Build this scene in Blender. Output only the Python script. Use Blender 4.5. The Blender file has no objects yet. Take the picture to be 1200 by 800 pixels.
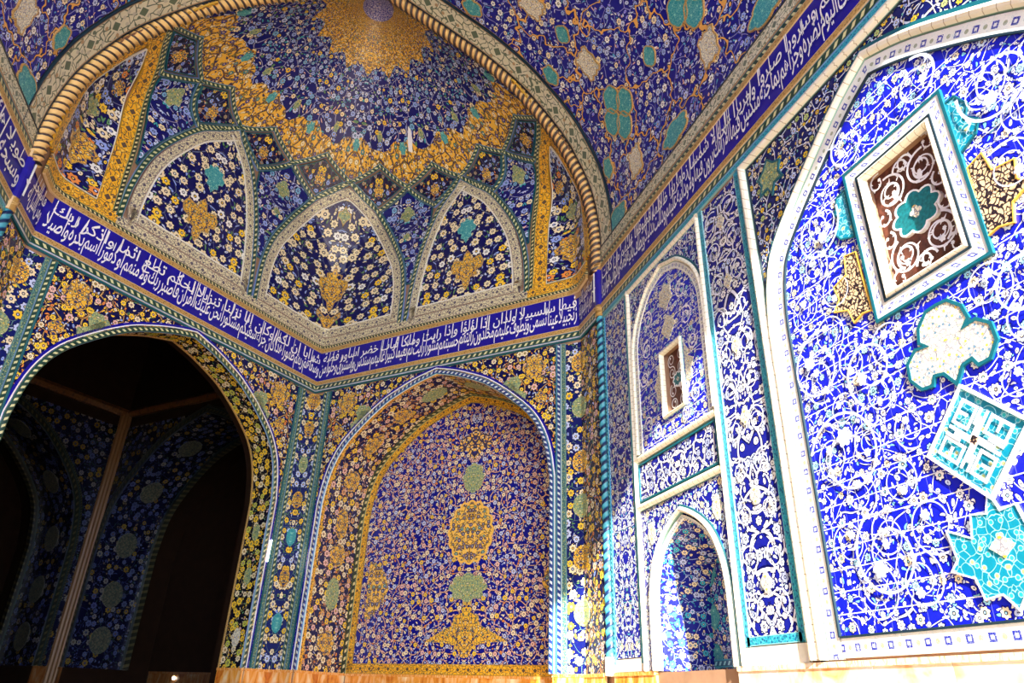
import bpy, math, random
from mathutils import Vector, Matrix
from mathutils.geometry import tessellate_polygon, delaunay_2d_cdt
random.seed(7)
C = bpy.context.scene.collection
PI = math.pi
SKY = 4.3; SUN = 10.0; EXPO = 1.25
V = Vector

# ------------------------------------------------------------------ objects
WLOC = {}
def mk(name, verts, faces, uvs, mat, parent=None, smooth=False):
    xs = [v[0] for v in verts]; ys = [v[1] for v in verts]; zs = [v[2] for v in verts]
    c = V(((min(xs)+max(xs))/2, (min(ys)+max(ys))/2, min(zs)))
    me = bpy.data.meshes.new(name)
    me.from_pydata([(v[0]-c.x, v[1]-c.y, v[2]-c.z) for v in verts], [], faces)
    if uvs:
        ul = me.uv_layers.new(name='UVMap')
        for p in me.polygons:
            for li in p.loop_indices:
                ul.data[li].uv = uvs[me.loops[li].vertex_index]
    if smooth:
        for p in me.polygons: p.use_smooth = True
    me.materials.append(mat)
    me.update()
    o = bpy.data.objects.new(name, me); C.objects.link(o)
    pl = V((0, 0, 0))
    if parent is not None:
        o.parent = parent; pl = WLOC[parent.name]
    o.location = c - pl
    WLOC[o.name] = c
    return o
def empty(name, loc):
    o = bpy.data.objects.new(name, None); C.objects.link(o); o.location = loc; o.empty_display_size = .2
    WLOC[o.name] = V(loc); return o
def tag(o, label, cat, group=None):
    o['label'] = label; o['category'] = cat
    if group: o['group'] = group
    return o
def thing(name, loc, label, cat, group=None): return tag(empty(name, loc), label, cat, group)
def struct(o): o['kind'] = 'structure'; return o

# ------------------------------------------------------------------ node helper
class X:
    def __init__(s, nt, k): s.nt = nt; s.k = k
    def _m(s, op, *a):
        n = s.nt.nodes.new('ShaderNodeMath'); n.operation = op
        for i, q in enumerate((s,)+a):
            if isinstance(q, X): s.nt.links.new(q.k, n.inputs[i])
            else: n.inputs[i].default_value = q
        return X(s.nt, n.outputs[0])
    def __add__(s, o): return s._m('ADD', o)
    def __sub__(s, o): return s._m('SUBTRACT', o)
    def __mul__(s, o): return s._m('MULTIPLY', o)
    def __truediv__(s, o): return s._m('DIVIDE', o)
    def lt(s, o): return s._m('LESS_THAN', o)
    def gt(s, o): return s._m('GREATER_THAN', o)
    def frac(s): return s._m('FRACT')
    def floor(s): return s._m('FLOOR')
    def abs(s): return s._m('ABSOLUTE')
    def cos(s): return s._m('COSINE')
    def sin(s): return s._m('SINE')
    def sqrt(s): return s._m('SQRT')
    def atan2(s, o): return s._m('ARCTAN2', o)
    def max(s, o): return s._m('MAXIMUM', o)
    def min(s, o): return s._m('MINIMUM', o)
def comb(nt, x, y):
    n = nt.nodes.new('ShaderNodeCombineXYZ')
    for i, q in enumerate((x, y)):
        if isinstance(q, X): nt.links.new(q.k, n.inputs[i])
        else: n.inputs[i].default_value = q
    return n.outputs[0]
def sep(nt, s):
    n = nt.nodes.new('ShaderNodeSeparateXYZ'); nt.links.new(s, n.inputs[0]); return X(nt, n.outputs[0]), X(nt, n.outputs[1])
def mixc(nt, f, a, b):
    n = nt.nodes.new('ShaderNodeMix'); n.data_type = 'RGBA'
    if isinstance(f, X): nt.links.new(f.k, n.inputs[0])
    else: n.inputs[0].default_value = f
    for i, q in ((6, a), (7, b)):
        if isinstance(q, (tuple, list)): n.inputs[i].default_value = (q[0], q[1], q[2], 1)
        else: nt.links.new(q, n.inputs[i])
    return n.outputs[2]
def ramp(nt, f, cols):
    n = nt.nodes.new('ShaderNodeValToRGB'); n.color_ramp.interpolation = 'CONSTANT'
    el = n.color_ramp.elements
    while len(el) < len(cols): el.new(.5)
    for i, c in enumerate(cols):
        el[i].position = i/len(cols); el[i].color = (c[0], c[1], c[2], 1)
    nt.links.new(f.k, n.inputs[0]); return n.outputs[0]
def voro(nt, x, y, scale, rnd=.8, feat='F1'):
    n = nt.nodes.new('ShaderNodeTexVoronoi'); n.voronoi_dimensions = '2D'; n.feature = feat
    n.inputs['Scale'].default_value = 1; n.inputs['Randomness'].default_value = rnd
    x = x*scale; y = y*scale
    nt.links.new(comb(nt, x, y), n.inputs['Vector'])
    if feat != 'F1': return X(nt, n.outputs['Distance'])
    px, py = sep(nt, n.outputs['Position'])
    c = nt.nodes.new('ShaderNodeSeparateColor'); nt.links.new(n.outputs['Color'], c.inputs[0])
    return x-px, y-py, X(nt, n.outputs['Distance']), X(nt, c.outputs[0]), X(nt, c.outputs[1])
def noise(nt, x, y, scale, detail=0., dist=0., off=0.):
    n = nt.nodes.new('ShaderNodeTexNoise'); n.noise_dimensions = '2D'
    n.inputs['Scale'].default_value = scale; n.inputs['Detail'].default_value = detail; n.inputs['Distortion'].default_value = dist
    nt.links.new(comb(nt, x+off, y), n.inputs['Vector'])
    return X(nt, n.outputs[0])
def base(name):
    m = bpy.data.materials.new(name); m.use_nodes = True; nt = m.node_tree
    b = nt.nodes['Principled BSDF']
    uv = nt.nodes.new('ShaderNodeUVMap'); uv.uv_map = 'UVMap'
    x, y = sep(nt, uv.outputs[0])
    return m, nt, b, x, y
def glaze(nt, b, x, y, rough, amt=.06, sc=5.):
    b.inputs['Roughness'].default_value = rough
    bp = nt.nodes.new('ShaderNodeBump'); bp.inputs['Strength'].default_value = 1; bp.inputs['Distance'].default_value = amt*.1
    n = noise(nt, x, y, sc, 1., .3, 11.)
    nt.links.new(n.k, bp.inputs['Height']); nt.links.new(bp.outputs[0], b.inputs['Normal'])
M = {}
def floral(name, bg, big, small, leaf, line, sc=6., lw=.06, seam=0., rough=.25, mirror=True, bigr=.33, vine=1.0, cloud=None, centre=(.015, .015, .07), bg2=None, dens=.6, bigd=.85):
    m, nt, b, x0, y0 = base(name)
    x = x0.abs() if mirror else x0
    wx = noise(nt, x, y0, sc*.4)-.5; wy = noise(nt, x, y0, sc*.4, off=31.)-.5
    k = 1.3/sc
    x1 = x+wx*k; y1 = y0+wy*k
    dk = tuple(q*.35 for q in bg)
    col = bg
    # scrolling vines
    e = voro(nt, x1, y1, sc*.55*vine, 1., 'DISTANCE_TO_EDGE')
    col = mixc(nt, e.lt(lw*1.7), col, dk)
    col = mixc(nt, e.lt(lw*.8), col, line)
    # leaves
    dx, dy, d, r1, r2 = voro(nt, x1+5., y1, sc*1.9, 1.)
    an = r1*6.283; ca = an.cos(); sa = an.sin()
    ex = (dx*ca+dy*sa)/.4; ey = (dy*ca-dx*sa+ex*ex*.12)/.15
    q = ex*ex+ey*ey
    on = (r1*7.31).frac().lt(dens)
    col = mixc(nt, q.lt(2.1)*on, col, dk)
    col = mixc(nt, q.lt(1.)*on, col, ramp(nt, r2, leaf))
    # small florets
    dx, dy, d, r1, r2 = voro(nt, x1+9., y1, sc*1.3, .9)
    on = (r2*5.7).frac().lt(dens)
    R = r2*.08+.17
    col = mixc(nt, d.lt(R+.07)*on, col, dk)
    col = mixc(nt, d.lt(R)*on, col, ramp(nt, r1, small))
    col = mixc(nt, d.lt(.06)*on, col, centre)
    # rosettes
    dx, dy, d, r1, r2 = voro(nt, x, y0, sc*.75, .72)
    a = dy.atan2(dx)
    rr = d/(((a*7+r2*6.).cos()*.14)+1.)
    R = r2*.12+bigr-.08
    on = (r1*9.7).frac().lt(bigd)
    col = mixc(nt, rr.lt(R+.07)*on, col, dk)
    col = mixc(nt, rr.lt(R)*on, col, ramp(nt, r1, big))
    col = mixc(nt, d.lt(R*.4)*on, col, centre)
    col = mixc(nt, d.lt(R*.2)*on, col, ramp(nt, r2, big))
    if cloud:
        wx = noise(nt, x, y0, 3.2, 1.)-.5; wy = noise(nt, x, y0, 3.2, 1., off=17.)-.5
        e = voro(nt, x+wx*.55, y0+wy*.55, .75, 1., 'DISTANCE_TO_EDGE')
        col = mixc(nt, e.lt(.032), col, dk)
        col = mixc(nt, e.lt(.018), col, cloud)
    if seam:
        s = (y0/.235).frac().lt(seam)
        col = mixc(nt, s, col, (.75, .78, .85))
        s = ((x0+(y0/.235).floor()*.117)/.235).frac().lt(seam*.3)
        col = mixc(nt, s, col, (.2, .22, .5))
    nt.links.new(col, b.inputs['Base Color'])
    glaze(nt, b, x0, y0, rough)
    M[name] = m; return m
def strip(name, kind, c0, c1, c2=(0, 0, 0), c3=(0, 0, 0), rough=.3, edge=.16):
    """border strips: UV x = length / width, UV y = 0..1 across"""
    m, nt, b, x, y = base(name)
    col = c0
    if kind == 'dash':
        f = (x*.95+y*.7).frac()
        col = mixc(nt, f.lt(.42)*(y-.5).abs().lt(.24), c1, c0)
        col = mixc(nt, (y-.5).abs().gt(.5-edge), col, c2)
        col = mixc(nt, (y-.5).abs().gt(.5-edge*.35), col, c3)
    elif kind == 'dots':
        e = voro(nt, x+(noise(nt, x, y, 3.)-.5)*.4, y, 3.4, 1., 'DISTANCE_TO_EDGE')
        col = mixc(nt, e.lt(.09), c0, c1)
        dx, dy, d, r1, r2 = voro(nt, x, y, 2.6, .9)
        col = mixc(nt, d.lt(.2), col, ramp(nt, r1, [c1, c3, c2, c3]))
        fx = (x*.8).frac()-.5; fy = (y-.5)*.8
        d = fx.abs()+fy.abs()
        col = mixc(nt, d.lt(.24), col, c0)
        col = mixc(nt, d.lt(.17), col, c1)
        col = mixc(nt, (y-.5).abs().gt(.5-edge*.3), col, c2)
    elif kind == 'squares':
        fx = ((x*.85).frac()-.5)/.85; fy = y-.5
        q = fx.abs()+fy.abs()*.6
        col = mixc(nt, (fx.abs().max(fy.abs())).lt(.2), c0, c1)
        col = mixc(nt, (fx.abs().max(fy.abs())).lt(.09), col, c0)
        fx = ((x*.85+.5).frac()-.5)/.85
        d = (fx*fx+fy*fy).sqrt()
        col = mixc(nt, d.lt(.13), col, c2)
        nn = noise(nt, x, y, 4., 0., 1.)
        col = mixc(nt, ((nn*4).frac()-.5).abs().lt(.05), col, c3)
    elif kind == 'joints':
        f = (x*.9).frac()
        col = mixc(nt, f.lt(.07), c0, c1)
        col = mixc(nt, (y-.5).abs().gt(.5-edge*.4), col, c2)
    elif kind == 'arab':
        e = voro(nt, x+(noise(nt, x, y, 3.)-.5)*.5, y, 2.4, 1., 'DISTANCE_TO_EDGE')
        col = mixc(nt, e.lt(.08), c0, c1)
        dx, dy, d, r1, r2 = voro(nt, x, y, 1.7, .9)
        col = mixc(nt, d.lt(.22), col, c2)
        col = mixc(nt, (y-.5).abs().gt(.5-edge*.5), col, c3)
    nt.links.new(col, b.inputs['Base Color'])
    glaze(nt, b, x, y, rough, .03, 3.)
    M[name] = m; return m
def plain(name, c, rough=.4, var=.15, sc=3., emit=None):
    m, nt, b, x, y = base(name)
    n = noise(nt, x, y, sc, 3.)
    nt.links.new(mixc(nt, n, tuple(q*(1-var) for q in c), tuple(min(1, q*(1+var)) for q in c)), b.inputs['Base Color'])
    b.inputs['Roughness'].default_value = rough
    if emit:
        b.inputs['Emission Color'].default_value = (*emit[0], 1); b.inputs['Emission Strength'].default_value = emit[1]
    M[name] = m; return m
def filigree(name, ground, ink, dots, sc=14., lw=.13, rough=.3):
    """cartouche filling: fine dark contour vines and dots on a light ground"""
    m, nt, b, x, y = base(name)
    x1 = x.abs(); wx = noise(nt, x1, y, sc*.6)-.5; wy = noise(nt, x1, y, sc*.6, off=9.)-.5
    e = voro(nt, x1+wx*(1.2/sc), y+wy*(1.2/sc), sc*1.0, 1., 'DISTANCE_TO_EDGE')
    col = mixc(nt, e.lt(lw*.75), ground, ink)
    dx, dy, d, r1, r2 = voro(nt, x1, y, sc*.85, .85)
    col = mixc(nt, d.lt(.25), col, ink)
    col = mixc(nt, d.lt(.17), col, ramp(nt, r1, dots))
    nt.links.new(col, b.inputs['Base Color']); glaze(nt, b, x, y, rough)
    M[name] = m; return m

W = (.88, .88, .84); CR = (.86, .74, .47); YE = (.92, .62, .05); GO = (.85, .45, .03); PB = (.42, .52, .8); TQ = (.02, .5, .55)
GR = (.12, .3, .12); OR = (.8, .28, .06); NV = (.006, .008, .13); BL = (.01, .012, .36); AZ = (.012, .02, .62); BK = (.01, .012, .03); PK = (.8, .5, .42)
NV = (.004, .005, .1); BL = (.006, .008, .24); AZ = (.008, .014, .55); PB = (.3, .4, .8); PC = (.55, .62, .85)
floral('night', NV, [CR, YE, PB, W, YE, PC, OR], [PB, CR, GR, YE, PC], [PC, GR, PB, CR, OR, GR], (.16, .18, .4), sc=4.6, lw=.03)
floral('dense', BL, [CR, PK, YE, PC, CR], [PB, PK, CR, OR, PC], [PK, PC, PB, CR, PK], (.72, .42, .28), sc=6.6, lw=.05, bigr=.27, dens=.7)
floral('spandrel', (.004, .005, .075), [YE, CR, PK, YE], [YE, OR, CR, PB], [YE, CR, OR, GR, PC, YE], (.5, .3, .1), sc=5.4, lw=.045, dens=.65, bigr=.3)
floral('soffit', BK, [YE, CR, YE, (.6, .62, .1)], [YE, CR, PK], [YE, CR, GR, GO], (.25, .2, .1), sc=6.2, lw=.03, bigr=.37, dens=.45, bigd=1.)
floral('dome', (.005, .007, .15), [PB, YE, PC, CR, PB, (.2, .45, .7)], [PB, PC, CR, GR, PB], [PC, PB, CR, (.05, .4, .5), PK], (.35, .35, .6), sc=4.6, lw=.035, bigr=.27, dens=.5)
floral('squinch', NV, [CR, W, CR, YE, CR], [PB, CR, PC], [PC, CR, GR, PB], (.12, .15, .3), sc=3.9, lw=.02, bigr=.34, dens=.5, bigd=.9)
floral('kite', (.006, .005, .05), [PB, YE, PB, (.4, .3, .2)], [PB, CR, GR, OR], [GR, PB, OR, (.3, .1, .1)], (.1, .1, .25), sc=6.5, lw=.02, dens=.4, bigr=.28)
floral('azure', AZ, [W, (.7, .85, .95), W, (.35, .7, .85), CR], [W, (.6, .7, .95), W], [W, (.75, .82, .95), W, (.2, .55, .7), W], (.6, .65, .9), sc=7.2, lw=.03, seam=.05, bigr=.26, rough=.22, dens=.5, bigd=.7, bg2=(.004, .007, .3))
floral('azurefine', (.008, .012, .3), [W, (.6, .75, .9), CR], [W, (.6, .7, .9)], [W, (.7, .75, .9), (.1, .45, .5)], (.55, .6, .85), sc=7.5, lw=.06, bigr=.28, dens=.6)
floral('pilaster', (.008, .012, .26), [W, (.6, .7, .9), (.35, .4, .6), W], [W, (.6, .7, .95), W], [W, W, (.7, .78, .95), (.4, .5, .5)], (.78, .8, .92), sc=4.8, lw=.085, bigr=.25, vine=1.4, dens=.7, bigd=.6)
floral('spandrelR', (.005, .01, .12), [PC, YE, (.5, .6, .2), CR], [W, PB, CR, YE], [W, (.2, .5, .5), PC, CR], (.7, .73, .85), sc=7.6, lw=.05, bigr=.25, dens=.5, bigd=.6)
floral('vault', (.008, .009, .25), [PC, PB, W, CR], [PC, PB, (.3, .3, .9)], [PC, PB, PK, W, (.1, .4, .7)], (.25, .25, .7), sc=5., lw=.03, cloud=(.8, .42, .1), bigr=.27, dens=.5, bigd=.8)
floral('shadetile', (.002, .003, .028), [(.06, .08, .18), (.14, .14, .13), (.16, .11, .02), (.05, .07, .14)], [(.05, .07, .14), (.12, .1, .05)], [(.04, .06, .12), (.02, .05, .03)], (.03, .04, .08), sc=5., lw=.02, dens=.4)  # the chamber's shade is painted into these tile colours
floral('nichetile', (.005, .01, .26), [(.05, .45, .6), CR, PC], [(.1, .45, .7), CR], [(.02, .4, .5), PB, CR, PC], (.3, .4, .8), sc=9., lw=.035, dens=.5)
floral('recess', (.01, .008, .07), [CR, PK, CR, YE, (.75, .4, .15)], [CR, OR, PK, YE], [PK, CR, GO, OR, PC], (.3, .18, .15), sc=5.8, lw=.03, bigr=.35, dens=.5, bigd=1.)
floral('hemfine', (.9, .56, .1), [(.02, .03, .25), (.03, .02, .12), (.02, .04, .2), (.01, .2, .25)], [(.02, .02, .15), (.03, .03, .15)], [(.25, .1, .02), (.9, .75, .35), (.03, .02, .1)], (.2, .1, .02), sc=8.5, lw=.03, bigr=.27, dens=.6, bigd=.9, centre=(.85, .7, .4))
floral('hem', (.88, .5, .06), [(.02, .03, .25), (.01, .2, .25), CR, (.03, .02, .12)], [(.02, .02, .15), CR, (.1, .12, .05)], [(.03, .02, .1), (.25, .08, .01), (.02, .02, .1), CR], (.03, .02, .08), sc=6.4, lw=.05, bigr=.24, dens=.75, bigd=.7, centre=(.85, .6, .2))
filigree('goldfil', (.85, .5, .04), (.03, .02, .08), [(.02, .03, .2), YE, CR, (.1, .2, .15)], sc=11., lw=.12)
filigree('goldcol', (.88, .54, .1), (.02, .015, .08), [(.02, .03, .25), (.0, .15, .2), CR, YE], sc=7.5, lw=.24)
filigree('shadefil', (.1, .1, .07), (.02, .03, .03), [(.06, .06, .05), (.03, .06, .06)], sc=9., lw=.12)  # chamber medallions, dimmed in colour to look shaded
strip('shadedash', 'dash', (.09, .08, .04), (.004, .008, .006), (.01, .03, .03), (.02, .03, .05))  # chamber edging, colours darkened to imitate shade
strip('shadeband', 'arab', (.1, .04, .01), (.14, .06, .02), (.05, .02, .01), (.16, .08, .03))  # chamber cornice and rib, brown lowered to look unlit
filigree('tealfil', (.01, .27, .33), (.2, .5, .45), [(.3, .65, .55), (.0, .25, .3)], sc=14., lw=.08)
filigree('creamfil', (.85, .8, .6), (.25, .25, .3), [YE, (.1, .25, .4), CR, (.5, .6, .4)], sc=18., lw=.11)
filigree('turqfil', (.004, .24, .37), (.35, .7, .72), [(.5, .5, .2), TQ, (.02, .45, .6)], sc=11., lw=.05)
filigree('brownfil', (.75, .52, .3), (.02, .012, .02), [(.02, .012, .02), (.8, .6, .35), (.03, .02, .02)], sc=17., lw=.2)
filigree('palefil', (.4, .46, .2), (.08, .14, .1), [CR, (.15, .35, .3), YE], sc=14., lw=.1)
filigree('shamsa', (.03, .03, .3), (.55, .5, .7), [W, PB, (.5, .4, .7)], sc=20., lw=.12)
strip('dashgreen', 'dash', (.75, .72, .38), (.01, .05, .035), (.02, .12, .08), (.2, .3, .6))
strip('dashblack', 'dash', (.8, .7, .35), (.015, .025, .02), (.05, .1, .03), (.4, .45, .25))
strip('dashblue', 'dash', (.75, .8, .75), (.01, .03, .2), (.03, .25, .4), (.75, .8, .8))
strip('dashteal', 'dash', (.4, .8, .8), (.0, .12, .22), (.02, .4, .5), (.05, .3, .5))
strip('goldstrip', 'dots', (.88, .46, .02), (.1, .06, .05), (.5, .28, .02), (.92, .62, .12))
strip('paleflower', 'dots', (.72, .66, .42), (.1, .08, .12), (.35, .25, .2), (.5, .4, .3))
strip('creamdots', 'dots', (.72, .68, .5), (.12, .16, .1), (.45, .3, .15), (.55, .52, .4))
strip('squares', 'squares', (.86, .86, .8), (.02, .03, .35), (.35, .38, .25), (.6, .72, .7))
strip('joints', 'joints', (.9, .86, .7), (.5, .42, .28), (.3, .5, .42))
strip('tealstrip', 'arab', (.01, .3, .42), (.1, .5, .6), (.01, .1, .25), (.3, .6, .65))
strip('greenstrip', 'arab', (.02, .1, .11), (.2, .35, .28), (.4, .42, .15), (.15, .35, .35))
strip('brownstrip', 'arab', (.45, .26, .07), (.62, .42, .16), (.25, .13, .03), (.75, .55, .3))
plain('goldrim', (.85, .5, .08), .35, .2)
plain('scroll', (.62, .68, .86), .3, .12)
plain('white', (.86, .86, .9), .3, .04)
plain('offwhite', (.8, .78, .68), .4, .08)
plain('bandblue', (.012, .008, .3), .22, .25, 2.)
plain('darkline', (.01, .03, .05), .4)
plain('teal', (.01, .3, .34), .3, .2, 8.)
plain('kteal', (.006, .11, .15), .3, .6, 40.)
plain('rosetteteal', (.008, .17, .2), .3, .7, 25.)
plain('ropegold', (.75, .48, .16), .35, .2)
plain('ropeteal', (.02, .42, .5), .3, .4, 9.)
plain('brick', (.35, .2, .12), .7, .3)
plain('shadebrick', (.014, .006, .003), .8, .4)  # near-black chamber brick: gloom put into the colour
plain('shadestone', (.03, .025, .02), .4, .3, .6)  # chamber floor colour carries the shade of the room
plain('screen', (.12, .035, .022), .5, .9, 16.)
plain('plaster', (.7, .62, .5), .8, .1)
plain('ground', (.42, .33, .22), .6, .2, .4)
plain('lampglow', (1, .95, .85), .3, 0, emit=((1, .93, .8), 8.))
M['shadebrick'].node_tree.nodes['Principled BSDF'].inputs['Specular IOR Level'].default_value = .1
def marble(name, c1, c2, c3, st=3.):
    m, nt, b, x, y = base(name)
    w = noise(nt, x, y, 1.1, 5., 1.6)
    n2 = noise(nt, x*st, y*(1.8/st), 1.7, 4., 1.2, 7.)
    r = nt.nodes.new('ShaderNodeValToRGB'); el = r.color_ramp.elements
    el[0].position = .3; el[0].color = (*c1, 1); el[1].position = .72; el[1].color = (*c3, 1)
    e = el.new(.5); e.color = (*c2, 1)
    nt.links.new((w*.5+n2*.5).k, r.inputs[0])
    nt.links.new(r.outputs[0], b.inputs['Base Color']); b.inputs['Roughness'].default_value = .25
    M[name] = m
marble('onyx', (.5, .09, .008), (.85, .36, .05), (.95, .8, .5))
marble('onyxlight', (.75, .28, .04), (.88, .72, .5), (.82, .84, .86), 1.4)
marble('onyxshade', (.08, .02, .006), (.16, .06, .015), (.2, .13, .07))  # shaded copy of the onyx for the chamber

# ------------------------------------------------------------------ surfaces
class Plane:
    curved = False
    def __init__(s, o, u, n): s.o = V(o); s.u = V(u).normalized(); s.n = V(n).normalized(); s.flip = s.u.cross(V((0, 0, 1))).dot(s.n) < 0
    def __call__(s, u, v, h=0.): return s.o+s.u*u+V((0, 0, v))+s.n*h
    def N(s, u, v): return s.n
    def uv(s, u, v): return (u, v)
    def back(s, d): return Plane(s.o-s.n*d, s.u, s.n)
Q = 2**-.5
XR = 6.09; YC = 13.17; YP = 14.26; XP = 6.02; LW_ = 8.513   # wall, arch plane, end of the sides, half width, length of a rear wall
ZD = 2.07; ZB = 9.83; ZT = 10.76; YF = -10.5
SR = Plane((XR, 0, 0), (0, 1, 0), (-1, 0, 0))
SLW = Plane((-XR, 0, 0), (0, 1, 0), (1, 0, 0))
SB = Plane((XP, YP, 0), (-Q, Q, 0), (-Q, -Q, 0))
SL = Plane((-XP, YP, 0), (Q, Q, 0), (Q, -Q, 0))
ARCH = [(6.09, 10.76), (6.1, 11.5), (6.04, 12.3), (5.85, 13.2), (5.5, 14.03), (5.1, 14.75), (4.42, 15.58), (3.8, 16.2), (2.87, 16.88), (2., 17.37), (1.1, 17.86), (.35, 18.25), (0, 18.42)]
def cat(pts, n=6):
    out = []
    P = [V(p) for p in pts]
    for i in range(len(P)-1):
        p0 = P[max(i-1, 0)]; p1 = P[i]; p2 = P[i+1]; p3 = P[min(i+2, len(P)-1)]
        for k in range(n):
            t = k/n
            q = .5*((2*p1)+(p2-p0)*t+(2*p0-5*p1+4*p2-p3)*t*t+(3*p1-p0-3*p2+p3)*t**3)
            out.append(tuple(q))
    out.append(tuple(P[-1])); return out
def both(half, cu=0.):
    """half profile (x from base to apex) -> full arch path, low u base first"""
    return [(cu-x, z) for x, z in half]+[(cu+x, z) for x, z in reversed(half[:-1])]
ARCHD = cat(ARCH, 5)
# arc-length table of the vault half section, from the crown
_va = [(0., 0., 18.42)]
for (x, z) in reversed(ARCHD[:-1]):
    a, px, pz = _va[-1]; _va.append((a+math.hypot(x-px, z-pz), x, z))
AV = _va[-1][0]
def _tab(tab, t):
    t = max(tab[0][0], min(tab[-1][0], t))
    for i in range(1, len(tab)):
        if t <= tab[i][0]:
            a = tab[i-1]; b = tab[i]; k = (t-a[0])/max(b[0]-a[0], 1e-9)
            return [a[j]+(b[j]-a[j])*k for j in range(1, len(a))]
    return list(tab[-1][1:])
class Vault:
    curved = True; step = .5
    flip = False
    def raw(s, y, a):
        x, z = _tab(_va, abs(a)); return V((math.copysign(x, a), y, z))
    def N(s, y, a):
        e = .08; d = s.raw(y, a+e)-s.raw(y, a-e); n = V((d.z, 0, -d.x))
        if n.length < 1e-6: n = V((0, 0, -1))
        n.normalize()
        if n.dot(V((0, y, 12.5))-s.raw(y, a)) < 0: n = -n
        return n
    def __call__(s, y, a, h=0.): return s.raw(y, a)+s.N(y, a)*h
    def uv(s, y, a): return (a, y)
SV = Vault()
SV.flip = (V((0, 1, 0)).cross(SV.raw(0, 3.1)-SV.raw(0, 3.))).dot(SV.N(0, 3.)) < 0
PR = cat([(6.05, 10.7), (6.0, 12), (5.85, 13.2), (5.5, 14.0), (5.13, 14.65), (4.42, 15.6), (3.85, 16.2), (3.05, 16.9), (1.95, 17.75), (1.05, 18.45), (.4, 19.0), (0.001, 19.2)], 5)
PRZ = [(z, r) for r, z in PR]
def rad(q, z):
    ph = math.radians(90-q); a = 6.02/(abs(math.cos(ph))+abs(math.sin(ph))); b = _tab(PRZ, z)[0]
    k = .35; h = max(k-abs(a-b), 0)/k
    return min(a, b)-h*h*k*.25
class Dome:
    """(q, z): q = degrees from the back corner, positive to the right"""
    curved = True
    flip = False
    def raw(s, q, z):
        r = rad(q, z); ph = math.radians(90-q)
        return V((r*math.cos(ph), YP+r*math.sin(ph), z))
    def N(s, q, z):
        e = .03; du = s.raw(q+.6, z)-s.raw(q-.6, z); dv = s.raw(q, min(z+e, 19.2))-s.raw(q, z-e)
        n = du.cross(dv)
        if n.length < 1e-9: return V((0, 0, -1))
        n.normalize()
        if n.dot(V((0, YP, 12.))-s.raw(q, z)) < 0: n = -n
        return n
    def __call__(s, q, z, h=0.): return s.raw(q, z)+s.N(q, z)*h
    def uv(s, q, z): return (math.radians(q)*4.4, z)
SD = Dome()
SD.flip = (SD.raw(31, 13)-SD.raw(30, 13)).cross(SD.raw(30, 13.1)-SD.raw(30, 13)).dot(SD.N(30, 13)) < 0

def dens(pts, st):
    out = [pts[0]]
    for a, b in zip(pts, pts[1:]):
        n = max(1, int(math.ceil(math.hypot((b[0]-a[0])/st[0], (b[1]-a[1])/st[1]))))
        for k in range(1, n+1): out.append((a[0]+(b[0]-a[0])*k/n, a[1]+(b[1]-a[1])*k/n))
    return out
def sweep(f, pts, prof, name, mat, parent=None, closed=False, st=None, metric=False, uvw=None, smooth=False, twist=0., cap=True, lat=None):
    """sweep a section [(side, height)...] along a path on surface f; side > 0 is to the left of travel in (u, v)"""
    if st: pts = dens(list(pts)+[pts[0]], st)[:-1] if closed else dens(pts, st)
    P = [f(*p) for p in pts]; Ns = [f.N(*p) for p in pts]
    n = len(P); V_, F_, U_ = [], [], []
    mn = min(p[0] for p in prof); w = max(p[0] for p in prof)-mn
    if lat is None: lat = bool(uvw) and not metric
    if uvw: w = uvw
    L = [0.]
    for a, b in zip(prof, prof[1:]): L.append(L[-1]+math.hypot(b[0]-a[0], b[1]-a[1]))
    tot = L[-1]
    s = 0.; m = len(prof)
    rng = n+1 if closed else n
    for i in range(rng):
        k = i % n
        if i: s += (P[k]-P[(k-1) % n]).length
        a = P[(k-1) % n] if (closed or k > 0) else None; b = P[(k+1) % n] if (closed or k < n-1) else None
        t1 = (P[k]-a).normalized() if a is not None else (b-P[k]).normalized()
        t2 = (b-P[k]).normalized() if b is not None else t1
        N = Ns[k]
        T = (t1+t2)
        if T.length < 1e-6: T = t2
        T.normalize()
        S = N.cross(T).normalized()
        if f.flip: S = -S
        mi = 1/max(.45, math.sqrt(max(.05, (1+t1.dot(t2))/2)))
        N2 = N
        for j, (sx, h) in enumerate(prof):
            sx0 = sx
            if twist:
                an = s*twist; sx, h = sx*math.cos(an)-h*math.sin(an), sx*math.sin(an)+h*math.cos(an)
            V_.append(P[k]+S*(sx*mi)+N2*h)
            U_.append((s, L[j]) if metric else (s/max(w, 1e-6), (sx0-mn)/max(w, 1e-6) if lat else L[j]/tot))
    for i in range(rng-1):
        for j in range(m-1):
            q = (i*m+j, i*m+j+1, (i+1)*m+j+1, (i+1)*m+j)
            F_.append(q if not f.flip else q[::-1])
    if cap and not closed:
        F_.append(tuple(range(m))); F_.append(tuple((rng-1)*m+j for j in reversed(range(m))))
    return mk(name, V_, F_, U_, mat, parent, smooth)
def flat(w, h, off=0., h0=0.): return [(off-w/2, h0), (off-w/2+.001, h), (off+w/2-.001, h), (off+w/2, h0)]
def flatuv(f, pts, w, h, name, mat, parent=None, off=0., closed=False, st=None, h0=0.):
    """a flat strip: UV y runs 0..1 across the face"""
    return sweep(f, pts, [(off-w/2, h0), (off-w/2, h), (off+w/2, h), (off+w/2, h0)], name, mat, parent, closed, st, uvw=w)
def rnd(w, h, off=0., n=7): return [(off-w/2*math.cos(PI*k/(n-1)), h*math.sin(PI*k/(n-1))) for k in range(n)]
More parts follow.
